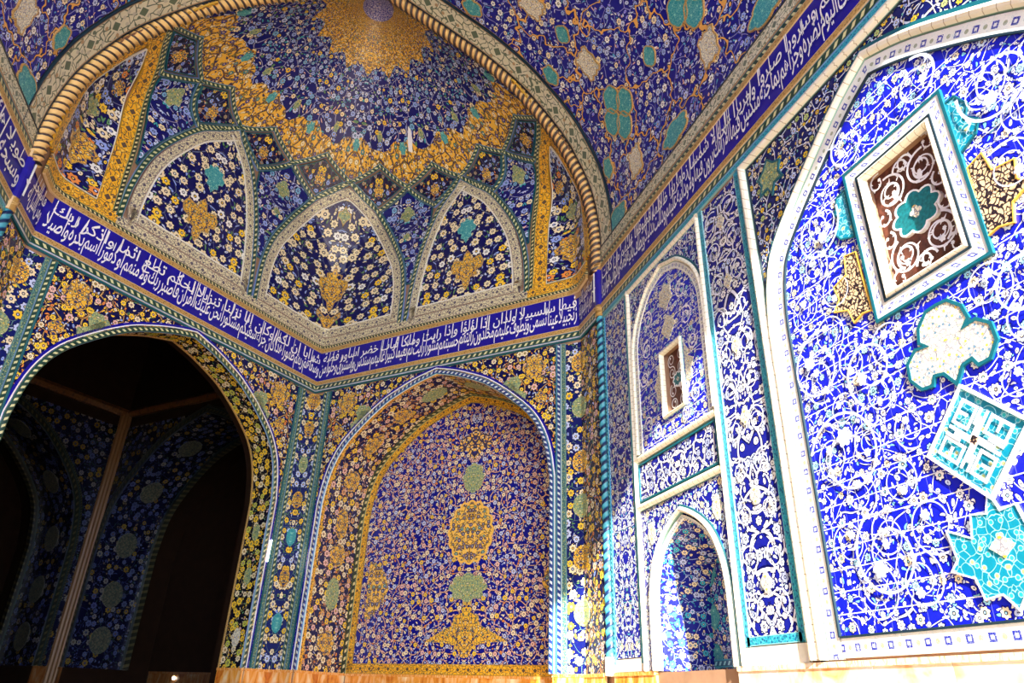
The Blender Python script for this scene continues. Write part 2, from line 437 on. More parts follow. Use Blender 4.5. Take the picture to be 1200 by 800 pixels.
def panel(f, poly, h, name, mat, parent=None, holes=(), h0=0., uc=None, grid=None, uvf=None, smooth=False):
    """a plate with the outline poly standing h proud of surface f"""
    if uc is None: uc = ((min(p[0] for p in poly)+max(p[0] for p in poly))/2, min(p[1] for p in poly))
    c0 = f.uv(*uc) if not uvf else (0, 0)
    fu = uvf or f.uv
    loops = [list(poly)]+[list(q) for q in holes]
    V_, F_, U_ = [], [], []
    if f.curved:
        g = grid or (4., .35)
        edge = dens(loops[0]+[loops[0][0]], g)[:-1]
        pv = [V((p[0]/g[0], p[1]/g[1])) for p in edge]; ne = len(pv)
        us = [p[0] for p in pv]; vs = [p[1] for p in pv]
        gu = math.floor(min(us))
        allp = list(pv)
        def inside(x, y):
            c = False
            for i in range(ne):
                a = pv[i]; b = pv[i-1]
                if (a.y > y) != (b.y > y) and x < (b.x-a.x)*(y-a.y)/(b.y-a.y)+a.x: c = not c
            return c
        x = gu
        while x < max(us):
            y = math.floor(min(vs))
            while y < max(vs):
                if inside(x+.01, y+.013) and min((q-V((x+.01, y+.013))).length for q in pv) > .35: allp.append(V((x+.01, y+.013)))
                y += 1
            x += 1
        r = delaunay_2d_cdt(allp, [], [list(range(ne))], 1, 1e-5)
        pts = [(p.x*g[0], p.y*g[1]) for p in r[0]]
        tris = [tuple(t) for t in r[2]]
        nt_ = len(pts)
        V_ = [f(p[0], p[1], h) for p in pts]; U_ = [tuple(a-b for a, b in zip(fu(*p), c0)) for p in pts]
        F_ = tris
        for lp in [edge]:
            b0 = len(V_)
            for p in lp:
                V_.append(f(p[0], p[1], h)); V_.append(f(p[0], p[1], h0)); q = tuple(a-b for a, b in zip(fu(*p), c0)); U_ += [q, q]
            k = len(lp)
            for i in range(k):
                j = (i+1) % k; F_.append((b0+2*i, b0+2*i+1, b0+2*j+1, b0+2*j))
    else:
        tr = tessellate_polygon([[V((p[0], p[1], 0)) for p in lp] for lp in loops])
        pts = [p for lp in loops for p in lp]
        V_ = [f(p[0], p[1], h) for p in pts]; U_ = [tuple(a-b for a, b in zip(fu(*p), c0)) for p in pts]
        F_ = [tuple(t) for t in tr]
        for lp in loops:
            b0 = len(V_)
            for p in lp:
                V_.append(f(p[0], p[1], h)); V_.append(f(p[0], p[1], h0)); q = tuple(a-b for a, b in zip(fu(*p), c0)); U_ += [q, (q[0]+h-h0, q[1])]
            k = len(lp)
            for i in range(k):
                j = (i+1) % k; F_.append((b0+2*i, b0+2*i+1, b0+2*j+1, b0+2*j))
    # orient the face triangles along the normal
    n0 = f.N(*poly[0]) if not f.curved else None
    out = []
    nl = len(pts)
    for t in F_:
        if all(i < nl for i in t):
            a, b, c = (V_[i] for i in t[:3]); nn = (b-a).cross(c-a)
            ref = n0 if n0 is not None else f.N(*pts[t[0]])
            if nn.dot(ref) < 0: t = t[::-1]
        out.append(t)
    return mk(name, V_, out, U_, mat, parent, smooth)
def prism(f, poly, h0, h1, name, mat, holes=(), parent=None):
    """a solid slab between depths h0 (back) and h1 (face)"""
    o = panel(f, poly, h1, name, mat, parent, holes, h0)
    return o
def rect(u0, u1, v0, v1): return [(u0, v0), (u1, v0), (u1, v1), (u0, v1)]
def lobed(cu, cv, ru, rv, n=8, amp=.12, pw=1., rot=0., m=48, pt=0.):
    out = []
    for k in range(m):
        a = 2*PI*k/m+rot
        r = 1-amp+amp*abs(math.cos(n*a/2))**pw
        if pt: r *= 1+pt*(abs(math.sin(a-rot))**14)
        out.append((cu+ru*r*math.cos(a), cv+rv*r*math.sin(a)))
    return out
def mir(half, cu=0., cv=0., s=1.):
    """half outline from top to bottom, x >= 0, mirrored"""
    r = [(cu+x*s, cv+z*s) for x, z in half]; l = [(cu-x*s, cv+z*s) for x, z in reversed(half) if x > 1e-4]
    return r+l
def medal(f, poly, mat, parent, h=.03, rim=None, name='medallion', rimw=.03, label=None):
    o = panel(f, poly, h, name, M[mat], parent, grid=(1.5, .15) if f is SD else ((.15, .15) if f.curved else None), uc=(sum(p[0] for p in poly)/len(poly), sum(p[1] for p in poly)/len(poly)))
    if rim: sweep(f, poly, [(-rimw/2, 0), (-rimw/2, h+.008), (rimw/2, h+.008), (rimw/2, 0)], name+'_rim', M[rim], o, closed=True)
    if label: o['label'] = label
    return o

# ================================================================== SETTING
def rad(q, z):
    ph = 90-q
    c = abs(math.cos(math.radians(ph))); sn = abs(math.sin(math.radians(ph))) if 0 <= ph <= 180 else 0.
    a = 6.02/(c+sn); b = _tab(PRZ, z)[0]
    k = .35; h = max(k-abs(a-b), 0)/k
    return min(a, b)-h*h*k*.25
PORT = cat([(3.5, 0), (3.5, 5.4), (3.47, 6.3), (3.3, 7.1), (2.95, 7.75), (2.35, 8.33), (1.75, 8.78), (1.3, 9.02), (.65, 9.28), (0, 9.46)], 4)
PORT = [(max(0, x), max(0, z)) for x, z in PORT]
def offp(path, d, z0=None):
    """path of an arch moved inwards by d; ends keep their height"""
    P = [V(p) for p in path]; n = len(P); out = []
    for i in range(n):
        a = (P[i]-P[i-1]).normalized() if i else None; b = (P[i+1]-P[i]).normalized() if i < n-1 else None
        if a is None: a = V((0, 1))
        if b is None: b = V((0, -1))
        na = V((a.y, -a.x)); nb = V((b.y, -b.x)); m = (na+nb).normalized(); k = d/max(.5, m.dot(na)); q = P[i]+m*k
        out.append((q.x, q.y))
    # drop points thrown past the apex
    c = (path[0][0]+path[-1][0])/2; h = n//2
    r = [p for i, p in enumerate(out) if i == h or (i < h and p[0] < c-1e-3) or (i > h and p[0] > c+1e-3)]
    if z0 is not None: r = [(x, max(z, z0)) for x, z in r]
    return r
def port(cu, inset=0., z0=ZD):
    h = [(3.5, z0)]+[(x, z) for x, z in PORT if z > z0+.05]; h[-1] = (0, 9.46)
    return offp(both(h, cu), inset)
def port_old(cu, inset=0., z0=ZD):
    """pointed arch path of the rear walls, low u base first, starting at z0"""
    h = [(max(0, x-inset*min(1, .0+x/.9)), z-inset*max(0, min(1, (z-6.5)/2.9))) for x, z in PORT if z > z0+.05]
    h = [(3.5-inset, z0)]+h; h[-1] = (0, 9.46-inset*1.05)
    return both(h, cu)
CU = 4.2
def arch_hole(cu, z0=0., inset=0.): return port(cu, inset, z0)
LOW = cat([(1.22, 0), (1.22, 2.6), (1.2, 3.2), (1.1, 3.6), (.9, 3.95), (.62, 4.2), (.3, 4.38), (0, 4.5)], 4)
def low(cu, inset=0., z0=ZD):
    h = [(1.22, z0)]+[(x, z) for x, z in LOW if z > z0+.05]; h[-1] = (0, 4.5)
    return offp(both(h, cu), inset)
CA = 10.24                         # centre of the small bay on the right wall
CG = 4.84                          # centre of the big arch on the right wall
wins = [rect(4.33-.04, 5.29+.04, 5.78, 7.4), rect(9.8, 10.5, 6.15, 7.36)]
niche_hole = low(CA, .0, ZD-.02)
struct(prism(SR, rect(YF, YP+.3, 0, 11.2), -1.2, 0., 'wall_right', M['brick'], holes=wins+[niche_hole]))
struct(prism(SLW, rect(YF, YP+.3, 0, 11.2), -1.2, 0., 'wall_left', M['brick']))
struct(prism(SB, [(-1.2, 0), (CU-3.5, 0)]+port(CU, 0, 0)[1:-1]+[(CU+3.5, 0), (10.2, 0), (10.2, 11.2), (-1.2, 11.2)], -2.4, 0., 'wall_back_right', M['brick']))
struct(prism(SL, [(-1.2, 0), (CU-3.5, 0)]+port(CU, 0, 0)[1:-1]+[(CU+3.5, 0), (8.55, 0), (8.55, 11.2), (-1.2, 11.2)], -.85, 0., 'wall_back_left', M['brick']))
struct(prism(SB.back(1.9), rect(.2, 8.2, 0, 10.4), -.4, 0., 'wall_niche_back', M['brick']))
# vault and half dome shells
vs = sweep(Plane((0, YC, 0), (1, 0, 0), (0, -1, 0)), both(ARCHD), [(.02, 0), (.02, YC-YF), (.8, YC-YF), (.8, 0), (.02, 0)], 'ceiling_vault', M['brick'], metric=True); struct(vs)
struct(sweep(Plane((0, YC+.12, 0), (1, 0, 0), (0, -1, 0)), both(ARCHD), [(.0, 0), (.0, .12), (2.2, .12), (2.2, 0), (0, 0)], 'wall_arch', M['brick'], metric=True))
def shell():
    zz = [10.6+.3*i for i in range(22)]+[17.2, 17.6, 18, 18.35, 18.65, 18.9, 19.05, 19.15, 19.199]
    qs = list(range(-180, 181, 4)); Vv, F, U = [], [], []
    for z in zz:
        for q in qs:
            Vv.append(SD(q, z, -.03)); U.append((math.radians(q)*4, z))
    n = len(qs)
    for i in range(len(zz)-1):
        for j in range(n-1):
            a = i*n+j
            if min(Vv[k].y for k in (a, a+1, a+n, a+n+1)) > YC-.25: F.append((a, a+n, a+n+1, a+1))
    # outer skin, half a metre further out, so that the shell has a thickness
    nV = len(Vv); F2 = list(F)
    for z in zz:
        for q in qs: Vv.append(SD(q, z, -.5)); U.append((math.radians(q)*4, z))
    F2 += [tuple(k+nV for k in reversed(f_)) for f_ in F]
    return struct(mk('ceiling_dome', Vv, F2, U, M['brick'], smooth=True))
shell()
# ground: marble floor of the hall, paved court outside, both one level
struct(mk('floor', [(-70, -90, 0), (70, -90, 0), (70, 45, 0), (-70, 45, 0), (-70, -90, -.3), (70, -90, -.3), (70, 45, -.3), (-70, 45, -.3)],
   [(0, 1, 2, 3), (4, 7, 6, 5), (0, 4, 5, 1), (1, 5, 6, 2), (2, 6, 7, 3), (3, 7, 4, 0)], [(-35, -45), (35, -45), (35, 22), (-35, 22)]*2, M['ground']))
# front of the hall: the tall screen wall with the arch opening
fa = [(-6.09, 0), (-6.09, 10.7)]+both(ARCHD)[1:-1]+[(6.09, 10.7), (6.09, 0)]
struct(panel(Plane((0, YF, 0), (1, 0, 0), (0, -1, 0)), [(-11, 0)]+fa+[(11, 0), (11, 23), (-11, 23)], .0, 'wall_front', M['plaster'], h0=1.6))

# ================================================================== RIGHT WALL
def dirpath(f, u0, u1, z): return [(u0, z), (u1, z)] if not f.flip else [(u0, z), (u1, z)]
R0 = 1.6    # near end of the tiled part that is built in detail
def wallfill(): pass
# --- inscription bands and their borders
FORMS = {}
for i, ch in enumerate([('ء', 1), ('آ', 2), ('أ', 2), ('ؤ', 2), ('إ', 2), ('ئ', 4), ('ا', 2), ('ب', 4), ('ة', 2), ('ت', 4), ('ث', 4), ('ج', 4), ('ح', 4), ('خ', 4), ('د', 2), ('ذ', 2), ('ر', 2), ('ز', 2), ('س', 4), ('ش', 4), ('ص', 4), ('ض', 4), ('ط', 4), ('ظ', 4), ('ع', 4), ('غ', 4), ('ف', 4), ('ق', 4), ('ك', 4), ('ل', 4), ('م', 4), ('ن', 4), ('ه', 4), ('و', 2), ('ى', 2), ('ي', 4)]):
    if not FORMS: cp = 0xFE80
    FORMS[ch[0]] = (cp, ch[1]); cp += ch[1]
LAMALEF = {'آ': 0xFEF5, 'أ': 0xFEF7, 'إ': 0xFEF9, 'ا': 0xFEFB}
def shape(w):
    out = []; joined = False; i = 0
    while i < len(w):
        ch = w[i]
        if ch == 'ل' and i+1 < len(w) and w[i+1] in LAMALEF:
            out.append(chr(LAMALEF[w[i+1]]+(1 if joined else 0))); joined = False; i += 2; continue
        cp, n = FORMS[ch]
        nxt = n == 4 and i+1 < len(w) and w[i+1] != 'ء'
        if n == 1: k = 0; nxt = False
        elif n == 2: k = 1 if joined else 0
        else: k = (3 if nxt else 1) if joined else (2 if nxt else 0)
        out.append(chr(cp+k)); joined = nxt; i += 1
    return ''.join(reversed(out))
_wm = {}
def wmesh(w):
    if w in _wm: return _wm[w]
    c = bpy.data.curves.new('t', 'FONT'); c.body = shape(w); c.resolution_u = 2; c.offset = .01
    o = bpy.data.objects.new('t', c); me = bpy.data.meshes.new_from_object(o)
    r = ([tuple(v.co) for v in me.vertices], [tuple(p.vertices) for p in me.polygons])
    bpy.data.objects.remove(o); bpy.data.meshes.remove(me); bpy.data.curves.remove(c)
    _wm[w] = r; return r
def lettering(f, text, u_right, u_left, z0, H, parent, h=.075):
    """two tiers of white letters running from u_right (start) to u_left"""
    words = text.split(); sg = 1 if u_left > u_right else -1; Ltot = abs(u_left-u_right)
    lo = [w for i, w in enumerate(words) if i % 5 not in (2, 4)]; up = [w for i, w in enumerate(words) if i % 5 in (2, 4)]
    Vv, F = [], []
    def tier(ws, zb, size, tall, gap):
        wid = [max(v[0] for v in wmesh(w)[0])*size for w in ws]
        k = (Ltot-.12)/(sum(wid)+gap*len(ws)); x = .06
        for w, wd in zip(ws, wid):
            vs_, fs = wmesh(w); b = len(Vv); jit = random.uniform(-.02, .03)
            for (a, y, _) in vs_:
                y2 = y*size
                if y > .54: y2 = .54*size+(y-.54)*size*tall
                uu = u_right+sg*(x+(wd-a*size)*k)
                y2 = min(y2, z0+H*.97-zb-jit); y2 = max(y2, z0+H*.02-zb-jit)
                lean = (y2)*.06
                Vv.append(f(uu+sg*(-lean), zb+y2+jit, h)); 
            F.extend(tuple(i+b for i in q) for q in fs)
            x += (wd+gap)*k
    tier(lo, z0+H*.22, H*.6, 4.6, H*.06)
    tier(up, z0+H*.6, H*.43, 1.6, H*.12)
    return mk('lettering', Vv, F, None, M['white'], parent)
TR = 'إنما نطعمكم لوجه الله لا نريد منكم جزاء ولا شكورا إنا نخاف من ربنا يوما عبوسا قمطريرا فوقاهم الله شر ذلك اليوم ولقاهم نضرة وسرورا وجزاهم بما صبروا جنة وحريرا متكئين فيها على الأرائك لا يرون فيها شمسا ولا زمهريرا ودانية عليهم ظلالها وذللت قطوفها تذليلا ويطاف عليهم بآنية من فضة وأكواب كانت قواريرا'
TRR = 'قوارير من فضة قدروها تقديرا ويسقون فيها كأسا'
TB = 'زنجبيلا عينا فيها تسمى سلسبيلا ويطوف عليهم ولدان مخلدون إذا رأيتهم حسبتهم لؤلؤا منثورا وإذا رأيت ثم رأيت نعيما وملكا كبيرا عاليهم ثياب سندس خضر وإستبرق وحلوا أساور من فضة'
TL = 'وسقاهم ربهم شرابا طهورا إن هذا كان لكم جزاء وكان سعيكم مشكورا إنا نحن نزلنا عليك القرآن تنزيلا فاصبر لحكم ربك ولا تطع منهم آثما أو كفورا واذكر اسم ربك بكرة وأصيلا'
TLL = 'ومن الليل فاسجد له'
TLW = 'وسبحه ليلا طويلا إن هؤلاء يحبون العاجلة ويذرون وراءهم يوما ثقيلا نحن خلقناهم وشددنا أسرهم'
def band(f, u0, u1, text, ur, ul, label, upper='paleflower', curved=False, vaulted=False, lowers=True, blabel=''):
    o = panel(f, rect(u0, u1, ZB, ZT), .05, 'inscription_band', M['bandblue']); tag(o, label, 'inscription')
    lettering(f, text, ur, ul, ZB, ZT-ZB, o)
    b = thing('cornice_border', f((u0+u1)/2, 9.42), blabel+' under the inscription', 'border')
    flatuv(f, [(u0, 9.77), (u1, 9.77)], .12, .07, 'edge_strip', M['brownstrip'], b)
    flatuv(f, [(u0, 9.63), (u1, 9.63)], .16, .05, 'rope_pattern_strip', M['dashgreen'], b)
    flatuv(f, [(u0, 9.5), (u1, 9.5)], .1 if lowers else .04, .04, 'teal_strip', M['tealstrip' if lowers else 'kteal'], b)
    if not lowers: flatuv(f, [(u0, 9.545), (u1, 9.545)], .012, .05, 'white_line', M['white'], b)
band(SR, .5, YC-.12, TR, .5, YC-.12, 'long blue inscription band with white script climbing the right wall', blabel='brown, dashed and teal tile border on the right wall')
band(SLW, 5., YC-.12, TLW, YC-.12, 5., 'blue inscription band on the left wall at the left edge', blabel='brown, dashed and teal tile border on the left wall')
SRR = Plane((XP, 0, 0), (0, 1, 0), (-1, 0, 0)); SRL = Plane((-XP, 0, 0), (0, 1, 0), (1, 0, 0))
band(SRR, YC+.1, YP, TRR, YC+.14, YP, 'short blue inscription band folded beside the right slim column', lowers=False, blabel='short piece of tile border beside the right slim column')
band(SRL, YC+.1, YP, TLL, YP, YC+.14, 'short blue inscription band folded beside the left slim column', lowers=False, blabel='short piece of tile border beside the left slim column')
band(SB, 0, LW_, TB, .02, LW_-.03, 'blue inscription band with white script above the arched recess', lowers=False, blabel='brown and dashed tile border over the arched recess')
band(SL, 0, LW_, TL, LW_-.03, .02, 'blue inscription band with white script above the dark portal', lowers=False, blabel='brown and dashed tile border over the dark portal')

# --- tile field behind everything on the long walls, near end
for f, lab in ((SR, 'right'), (SLW, 'left')):
    tag(panel(f, rect(YF+.2, 1.55 if lab == 'right' else 4.9, ZD, 10.9), .03, 'tile_panel', M['azure'], uc=(0, ZD)), 'blue floral tile panel at the near end of the %s wall, beside the open front' % lab, 'tile panel')

# --- slim corner columns with their rope pattern
def column(sx, label):
    f = Plane((sx*(XP+.04), YC, 0), (0, 1, 0), (-sx, 0, 0))
    t = thing('corner_column', (sx*XP, YC, ZD), label, 'column')
    class Vert:
        curved = False; flip = False
        def __call__(s, u, v, h=0.): return V((sx*(XP+.03), YC-.02, v))+V((-sx, 0, 0))*h
        def N(s, u, v): return V((-sx, 0, 0))
    g = Vert(); ring = [(.095*(1+.1*math.cos(2*a))*math.cos(a), .095*(1+.1*math.cos(2*a))*math.sin(a)) for a in [2*PI*k/20 for k in range(21)]]
    sweep(g, [(0, ZD+.25+i*.03) for i in range(int((9.55-ZD-.25)/.03)+1)], ring, 'twisted_shaft', M['ropecol'], t, twist=16., metric=False, smooth=True)
    cr = [(.12*math.cos(2*PI*k/16), .12*math.sin(2*PI*k/16)) for k in range(17)]
    sweep(g, [(0, ZD-.05), (0, ZD+.27)], cr, 'base', M['offwhite'], t, smooth=False)
    sweep(g, [(0, 9.52), (0, 9.82)], cr, 'necking', M['brownstrip'], t)
    sweep(g, [(0, ZB-.02), (0, ZT)], cr, 'inscribed_drum', M['bandblue'], t)
    st_ = Plane((sx*(XP-.11), YC-.02, 0), (0, -sx, 0), (-sx, -.3, 0))
    sweep(st_, [(-.01, ZB+.08), (0, ZB+.4), (.01, ZT-.08)], [(-.018, 0), (-.018, .012), (.018, .012), (.018, 0)], 'white_stroke', M['white'], t)
    sweep(st_, [(-.09, ZB+.42), (-.03, ZB+.36), (.05, ZB+.45)], [(-.015, 0), (-.015, .012), (.015, .012), (.015, 0)], 'white_stroke', M['white'], t)
    sweep(g, [(0, ZT), (0, ZT+.16)], [(.15*math.cos(2*PI*k/16), .15*math.sin(2*PI*k/16)) for k in range(17)], 'capital', M['brownstrip'], t)
def ropemat(name, ca, cb, cc):
    m, nt, b, x, y = base(name)
    f = (y*2+.3).frac()
    col = mixc(nt, f.lt(.42), ca, cb)
    col = mixc(nt, f.gt(.9), col, cc)
    nt.links.new(col, b.inputs['Base Color']); b.inputs['Roughness'].default_value = .4; M[name] = m
ropemat('ropecol', (.06, .33, .42), (.005, .02, .08), (.01, .12, .25))
ropemat('ropearch', (.85, .58, .22), (.05, .03, .03), (.6, .3, .1))
column(1, 'slim turquoise twisted corner column at the end of the right wall')
column(-1, 'slim twisted corner column at the end of the left wall')
# --- rope moulding along the great arch
ta = thing('rope_arch', (0, YC, ZT), 'golden twisted rope moulding framing the half dome', 'arch moulding')
fa_ = Plane((0, YC+.02, 0), (1, 0, 0), (0, -1, 0))
ring = [(.15*(1+.17*math.cos(2*a))*math.cos(a), .15*(1+.17*math.cos(2*a))*math.sin(a)) for a in [2*PI*k/20 for k in range(21)]]
pth = dens([(x*(1-.09/6.1), z-.04) for x, z in both(ARCHD)], (.035, .035))
sweep(fa_, pth, ring, 'twisted_rope', M['ropearch'], ta, twist=18., smooth=True)
sweep(Plane((0, YC-.02, 0), (1, 0, 0), (0, -1, 0)), both(ARCHD), [(-.03, 0), (-.05, .06), (.06, .06), (.06, 0)], 'plain_fillet', M['ropegold'], ta, metric=True)

# ================================================================== the vault in front of the half dome
def vp(y0, y1, a0, a1): return rect(y0, y1, a0, a1)
AE = AV-.62
def cream_ct(y, a, s=1.): return mir([(0, .36), (.1, .3), (.16, .36), (.25, .3), (.22, .16), (.27, 0), (.22, -.16), (.25, -.3), (.16, -.36), (.1, -.3), (0, -.36)], y, a, s)
def teal_ct(y, a, s=1.):
    return lobed(y, a, .5*s, .52*s, 4, .28, .6, PI/4, 40)
for sgn, lab in ((1, 'right'), (-1, 'left')):
    o = panel(SV, [(YF+.1, 0), (12.3, 0), (12.3, sgn*AE), (YF+.1, sgn*AE)], .02, 'vault_tile_field', M['vault'], grid=(1.2, .4), uc=(6.2, 0))
    tag(o, 'blue floral vault tiling on the %s slope of the pointed vault' % lab, 'vault tiling')
    for y, rows in ((10.9, [(4.05, 'c'), (2.6, 't'), (5.12, 's'), (6.1, 'c'), (7.6, 't'), (9.0, 'c'), (1., 'c')]), (9.3, [(5.4, 's'), (7.53, 's'), (9.5, 'h'), (3., 's')]), (7.8, [(2.6, 't'), (4.05, 'c'), (6.1, 'c'), (7.55, 't'), (8.85, 'c')]), (6.3, [(5.4, 's'), (7.5, 's'), (9.5, 'h')]), (4.7, [(4.05, 'c'), (6.1, 'c'), (7.55, 't'), (8.85, 'c')]), (12.05, [(5.3, 'e'), (8.3, 'e'), (9.65, 'h'), (2.6, 'e')])):
        for a, k in rows:
            if k == 'c': medal(SV, cream_ct(y, sgn*a), 'creamfil', o, .045, 'brownstrip', rimw=.03, label='cream cartouche')
            if k == 't':
                for dy, da in ((-.33, 0), (.33, 0), (0, -.38), (0, .38)):
                    medal(SV, lobed(y+dy, sgn*(a+da), .29, .33, 6, .08, 1, 0, 24), 'tealfil', o, .045, 'brownstrip', rimw=.03, label='teal cartouche lobe')
            if k == 's': medal(SV, lobed(y, sgn*a, .2, .24, 4, .15, 1, 0, 24), 'tealfil', o, .045, 'brownstrip', rimw=.025, label='small teal rosette')
            if k == 'h': medal(SV, lobed(y, sgn*(a+.05), .5, .3, 5, .2, 1, 0, 30), 'tealfil', o, .045, 'brownstrip', rimw=.03, label='teal cartouche')
            if k == 'e': medal(SV, lobed(y-.02, sgn*a, .22, .3, 5, .2, 1, 0, 26), 'tealfil', o, .045, 'brownstrip', rimw=.03, label='teal cartouche')
    # ledge strips along the foot of the vault
    b = thing('vault_foot_border', SV(4, sgn*(AV-.3)), 'pale border along the foot of the vault over the %s wall' % lab, 'border')
    flatuv(SV, [(YF+.1, sgn*(AV-.05)), (YC-.05, sgn*(AV-.05))], .13, .07, 'edge_strip', M['brownstrip'], b, st=(.5, 9))
    flatuv(SV, [(YF+.1, sgn*(AV-.19)), (YC-.1, sgn*(AV-.19))], .14, .05, 'rope_pattern_strip', M['dashgreen'], b, st=(.5, 9))
    flatuv(SV, [(YF+.1, sgn*(AV-.44)), (YC-.1, sgn*(AV-.44))], .32, .06, 'dotted_cream_strip', M['creamdots'], b, st=(.5, 9))
    flatuv(SV, [(YF+.1, sgn*(AV-.61)), (YC-.1, sgn*(AV-.61))], .03, .07, 'dark_line', M['darkline'], b, st=(.5, 9))
o = thing('arch_border', (0, 12.6, ZT+.3), 'pale dotted border band running round the great arch', 'border')
def va(i): return [(y, a) for y, a in i]
aa = [(-AV+.3)+k*(2*AV-.6)/80 for k in range(81)]
flatuv(SV, [(12.68, a) for a in aa], .6, .05, 'dotted_cream_strip', M['creamdots'], o)
flatuv(SV, [(12.36, a) for a in aa], .035, .06, 'dark_line', M['darkline'], o)
flatuv(SV, [(13.0, a) for a in aa], .035, .06, 'dark_line', M['darkline'], o)

# ================================================================== HALF DOME
def inset(poly, d, su):
    P = [V((p[0]*su, p[1])) for p in poly]; n = len(P); ar = sum(P[i-1].x*P[i].y-P[i].x*P[i-1].y for i in range(n)); s = 1 if ar > 0 else -1
    out = []
    for i in range(n):
        a = (P[i]-P[i-1]); b = (P[(i+1) % n]-P[i])
        a = a.normalized() if a.length > 1e-9 else V((1, 0)); b = b.normalized() if b.length > 1e-9 else a
        na = V((-a.y, a.x))*s; nb = V((-b.y, b.x))*s; m = na+nb
        if m.length < 1e-3: m = na
        m.normalize(); k = d/max(.35, m.dot(na)); q = P[i]+m*k; out.append((q.x/su, q.y))
    return out
SU = .085
def flipq(p, sg): return [(sg*q, z) for q, z in p]
cen = cat([(27, 11.2), (27, 12.4), (25, 13.3), (21.4, 14.0), (16.7, 14.8), (12.2, 15.33), (6, 15.7), (0, 15.93)], 4)
cenf = [(-q, z) for q, z in cen]+[(q, z) for q, z in reversed(cen[:-1])]
mid = cat([(29.4, 11.2), (31, 12.4), (34, 13.6), (39, 14.7), (44, 15.3), (50.6, 15.86)], 4)[:-1]+cat([(50.6, 15.86), (57.5, 15.4), (64.7, 14.87), (71.6, 13.95), (75.6, 13.1), (77.5, 12.1), (77.8, 11.2)], 4)
def squinch(poly, label, meds):
    t = thing('squinch_panel', SD(poly[len(poly)//2][0], 11.2), label, 'dome panel')
    fld = inset(poly, .36, SU)
    fld = [(q, max(z, 11.42)) for q, z in fld]
    panel(SD, fld, .03, 'tile_field', M['squinch'], t, uc=((fld[0][0]+fld[-1][0])/2, 11.4), grid=(3, .3))
    sweep(SD, inset(poly, .36, SU), [(-.02, 0), (-.02, .05), (.02, .05), (.02, 0)], 'white_line', M['offwhite'], t, closed=True, st=(2, .25))
    flatuv(SD, inset(poly, .215, SU), .27, .045, 'flower_border', M['paleflower'], t, closed=True, st=(2, .25))
    flatuv(SD, poly, .15, .06, 'rope_pattern_border', M['dashgreen'], t, closed=False, st=(2, .25))
    for p, m in meds: medal(SD, p, m, t, .05, rim='brownstrip' if m != 'tealfil' else None, rimw=.025)
def dm(q, z, s=1., kind='star'):
    if kind == 'star': h = [(0, .55), (.12, .42), (.3, .42), (.3, .25), (.45, .12), (.4, -.05), (.22, -.1), (.25, -.3), (.12, -.35), (0, -.55)]
    if kind == 'cross': h = [(0, .38), (.16, .34), (.14, .2), (.36, .2), (.4, 0), (.3, -.14), (.14, -.14), (.1, -.34), (0, -.36)]
    if kind == 'vase': h = [(0, .85), (.07, .6), (.22, .52), (.2, .38), (.38, .28), (.42, .05), (.3, -.1), (.28, -.3), (.12, -.4), (.08, -.6), (0, -.7)]
    if kind == 'base': h = [(0, .2), (.12, .05), (.4, .22), (.42, .05), (.25, -.1), (.12, -.35), (0, -.5)]
    if kind == 'flower': return lobed(q, z, .3*s/.085, .33*s, 4, .3, .7, PI/4, 32)
    if kind == 'dia': h = [(0, .3), (.1, .15), (.25, .1), (.25, -.05), (.1, -.15), (0, -.3)]
    if kind == 'crossgold': h = [(0, .62), (.1, .5), (.14, .3), (.45, .38), (.55, .2), (.5, 0), (.3, -.05), (.35, -.2), (.12, -.25), (.1, -.45), (0, -.6)]
    return [(q+x*s/.085, z+y*s) for x, y in mir(h)]
squinch(cenf, 'dome panel over the back corner, with a tall golden vase medallion',
        [(dm(0, 12.9, 1., 'vase'), 'goldfil'), (dm(0, 11.9, .8, 'base'), 'goldfil'), (dm(0, 15.1, .8, 'dia'), 'palefil')])
for sg, lab in ((-1, 'left dome panel, above the dark portal, with a teal star and a golden flower medallion'), (1, 'right dome panel, above the arched recess, with a teal star and a golden cross medallion')):
    squinch(flipq(mid, sg), lab, [(dm(sg*54.5, 13.8, .8, 'star'), 'tealfil'), (dm(sg*55.8, 12.4, 1.05, 'crossgold'), 'goldfil')])
